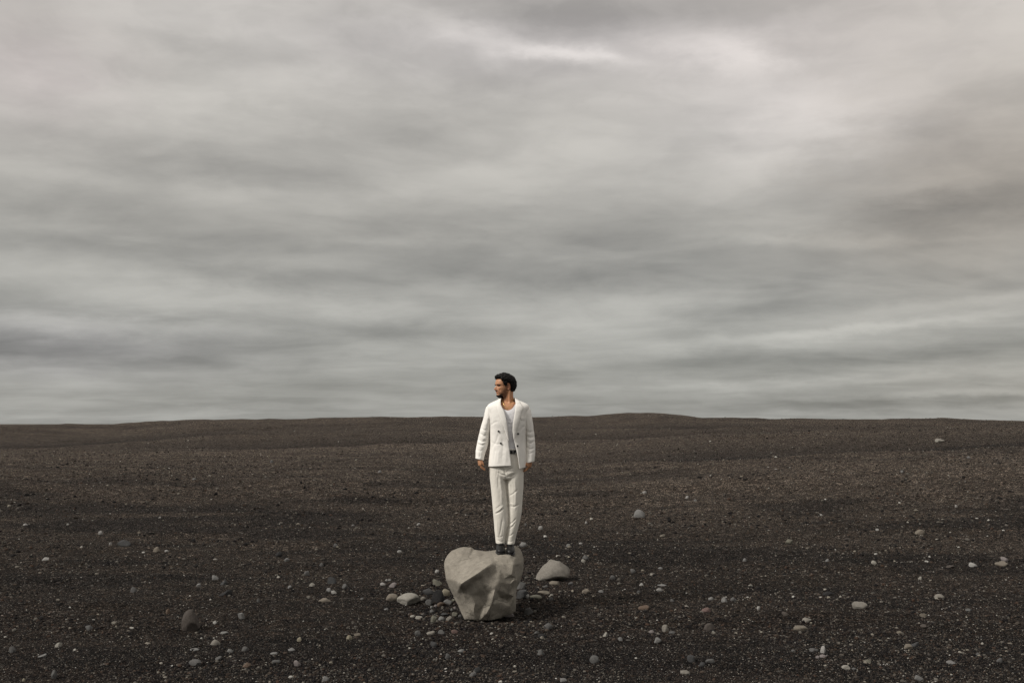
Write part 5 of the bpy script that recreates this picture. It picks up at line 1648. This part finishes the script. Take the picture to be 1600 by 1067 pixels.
# peaked lapel on the photograph's right, rolled one on the left
strip('lapel', [(630.5, 805.9, 813.2), (634, 805.6, 815.6), (637.2, 805.3, 817.6), (639.5, 805.0, 817.2), (643, 804.6, 815.4), (650, 803.6, 813.6), (660, 802.0, 810.8), (670, 801.0, 808.0), (680, 801.6, 805.4), (687, 802.9, 803.6)], jacket, M_SUIT, .009, .005, 12, .004)
strip('collar', [(621.3, 804.8, 807.6), (624, 805.0, 809.6), (627, 805.4, 811.6), (630.35, 805.8, 813.1)], jacket, M_SUIT, .011, .005, 8, .003)
strip('lapel', [(629, 782.5, 777.8), (633, 782.9, 776.6), (637.5, 785.0, 776.9), (642, 787.4, 777.8), (648, 789.4, 779.6), (656, 791.3, 782.8), (668, 793.2, 787.4), (680, 794.5, 791.4), (688, 795.2, 794.5)], jacket, M_SUIT, .009, .005, 12, .005)
strip('collar', [(621.3, 783.0, 779.8), (624, 782.6, 778.6), (628.9, 782.4, 777.0)], jacket, M_SUIT, .011, .005, 8, .003)
strip('pocket', [(652.2, 813.6, 820.6), (653.0, 813.6, 820.6), (654.2, 813.6, 820.6), (655.2, 813.6, 820.6)], jacket, M_SUIT, .007, .004, 8, .001)
def flap(y0, y1, x0, x1):
    return strip('pocket', [(y0, x0, x1), ((y0 + y1) / 2, x0, x1), (y1, x0, x1)], jacket, M_SUIT, .0045, .003, 8, .001)
# buttons
for (bx, by) in ((779.3, 673.6), (782.8, 692.2), (809.4, 677.3), (808.6, 696.0)):
    c = Q(bx, by) + Vector((0, jy(bx, by) - .004, 0))
    V, Fc = [], []
    seg = 16
    for (r, dy_) in ((.0098, 0), (.0105, -.003), (.0092, -.0048), (.0065, -.0040)):
        for k in range(seg):
            a = 2 * math.pi * k / seg; V.append(c + Vector((r * math.cos(a), dy_, r * math.sin(a))))
    for i in range(3):
        for k in range(seg):
            k2 = (k + 1) % seg; Fc.append((i * seg + k, i * seg + k2, (i + 1) * seg + k2, (i + 1) * seg + k))
    Fc.append(tuple(range(3 * seg, 4 * seg)))
    part('button', (V, Fc), M_BUTTON, jacket)

# ---------------------------------------------------------------- necklace
def chest_y(px, py):
    return {0: 0}.get(1, 0)
nk = [(784.3, 622, -.015), (785.6, 628, -.06), (788, 633.5, -.088), (791.6, 637.8, -.103), (795.2, 635.5, -.100), (799.2, 629.5, -.075), (802.3, 623, -.03)]
neck = part('necklace', tube([Q(a, b_, c) for a, b_, c in [tuple(r[1:]) for r in smooth_path([(i, *r) for i, r in enumerate(nk)], 40)]], [.0019] * 40, 6), M_GOLD)
part('pendant', tube([Q(791.9, 637.6, -.107), Q(792.1, 639.6, -.108), Q(792.2, 640.8, -.108)], [(.003, .002), (.0052, .0025), (.002, .0015)], 8), M_GOLD, neck)

# ---------------------------------------------------------------- shoes
def build_shoe(toe, heel, width, flip):
    """toe, heel: points on the stone; loafers with welt, vamp ridge and strap"""
    ax = (heel - toe); L_ = ax.length; ax.normalize()
    sd_ = Vector((0, 0, 1)).cross(ax).normalized(); upv = ax.cross(sd_).normalized()
    if upv.z < 0: upv = -upv
    def ring(u, w, h, zc, seg=28, ex=2.5, base=.0):
        out = []
        for k in range(seg):
            th = 2 * math.pi * k / seg; c, s = math.cos(th), math.sin(th)
            x = math.copysign(abs(c) ** (2 / ex), c) * w
            z = (math.copysign(abs(s) ** (2 / ex), s) * .5 + .5) * h
            x *= 1 - .30 * (z / max(h, 1e-3)) ** 2
            out.append(toe + ax * (u * L_) + sd_ * x + upv * (base + z))
        return out
    def solid(rings):
        V = [p for r in rings for p in r]; seg = len(rings[0]); Fc = []
        for i in range(len(rings) - 1):
            for k in range(seg):
                k2 = (k + 1) % seg; Fc.append((i * seg + k, i * seg + k2, (i + 1) * seg + k2, (i + 1) * seg + k))
        Fc.append(tuple(range(seg))[::-1]); Fc.append(tuple(range((len(rings) - 1) * seg, len(rings) * seg)))
        return V, Fc
    U = smooth_path([(0, .012, .020, 0), (.03, .028, .034, 0), (.10, .040, .044, 0), (.22, .047, .052, 0), (.38, .047, .062, 0), (.5, .043, .078, 0), (.6, .040, .094, 0), (.72, .037, .098, 0), (.88, .036, .098, 0), (.97, .029, .092, 0), (1.0, .016, .086, 0)], 34)
    k_ = width / .047
    up = part('shoe', solid([ring(u, w * k_, h, 0, base=.010) for (u, w, h, _) in U]), M_LEATHER)
    so = smooth_path([(-.01, .014), (.03, .033), (.12, .044), (.25, .0505), (.4, .049), (.6, .041), (.8, .040), (.95, .033), (1.01, .018)], 26)
    part('sole', solid([ring(u, w * k_, .014, 0, ex=6) for (u, w) in so]), M_LEATHER, up)
    # moccasin seam and strap
    seam = []
    for k in range(17):
        a = -1.25 + 2.5 * k / 16
        u = .13 + .27 * (1 - math.cos(a)) * 1.1; xx = math.sin(a) * .030 * k_
        h = float(np.interp(u, [q[0] for q in U], [q[2] for q in U]))
        seam.append(toe + ax * (u * L_) + sd_ * xx + upv * (.010 + h * (.97 - .25 * abs(math.sin(a)))))
    part('seam', tube(seam, [.0026] * len(seam), 6), M_LEATHER, up)
    st = []
    for k in range(13):
        a = -1 + 2 * k / 12; xx = a * .037 * k_; h = float(np.interp(.42, [q[0] for q in U], [q[2] for q in U]))
        st.append(toe + ax * (.42 * L_) + sd_ * xx + upv * (.012 + h * (1.01 - .42 * a * a)))
    part('strap', tube(st, [(.009, .003)] * 13, 8, up=tuple(upv)), M_LEATHER, up)
build_shoe(W(782.6, 866.3, 10.035), W(780.6, 856.5, 10.30), .047, 1)
build_shoe(W(797.6, 867.6, 10.045), W(797.6, 857.5, 10.31), .045, -1)
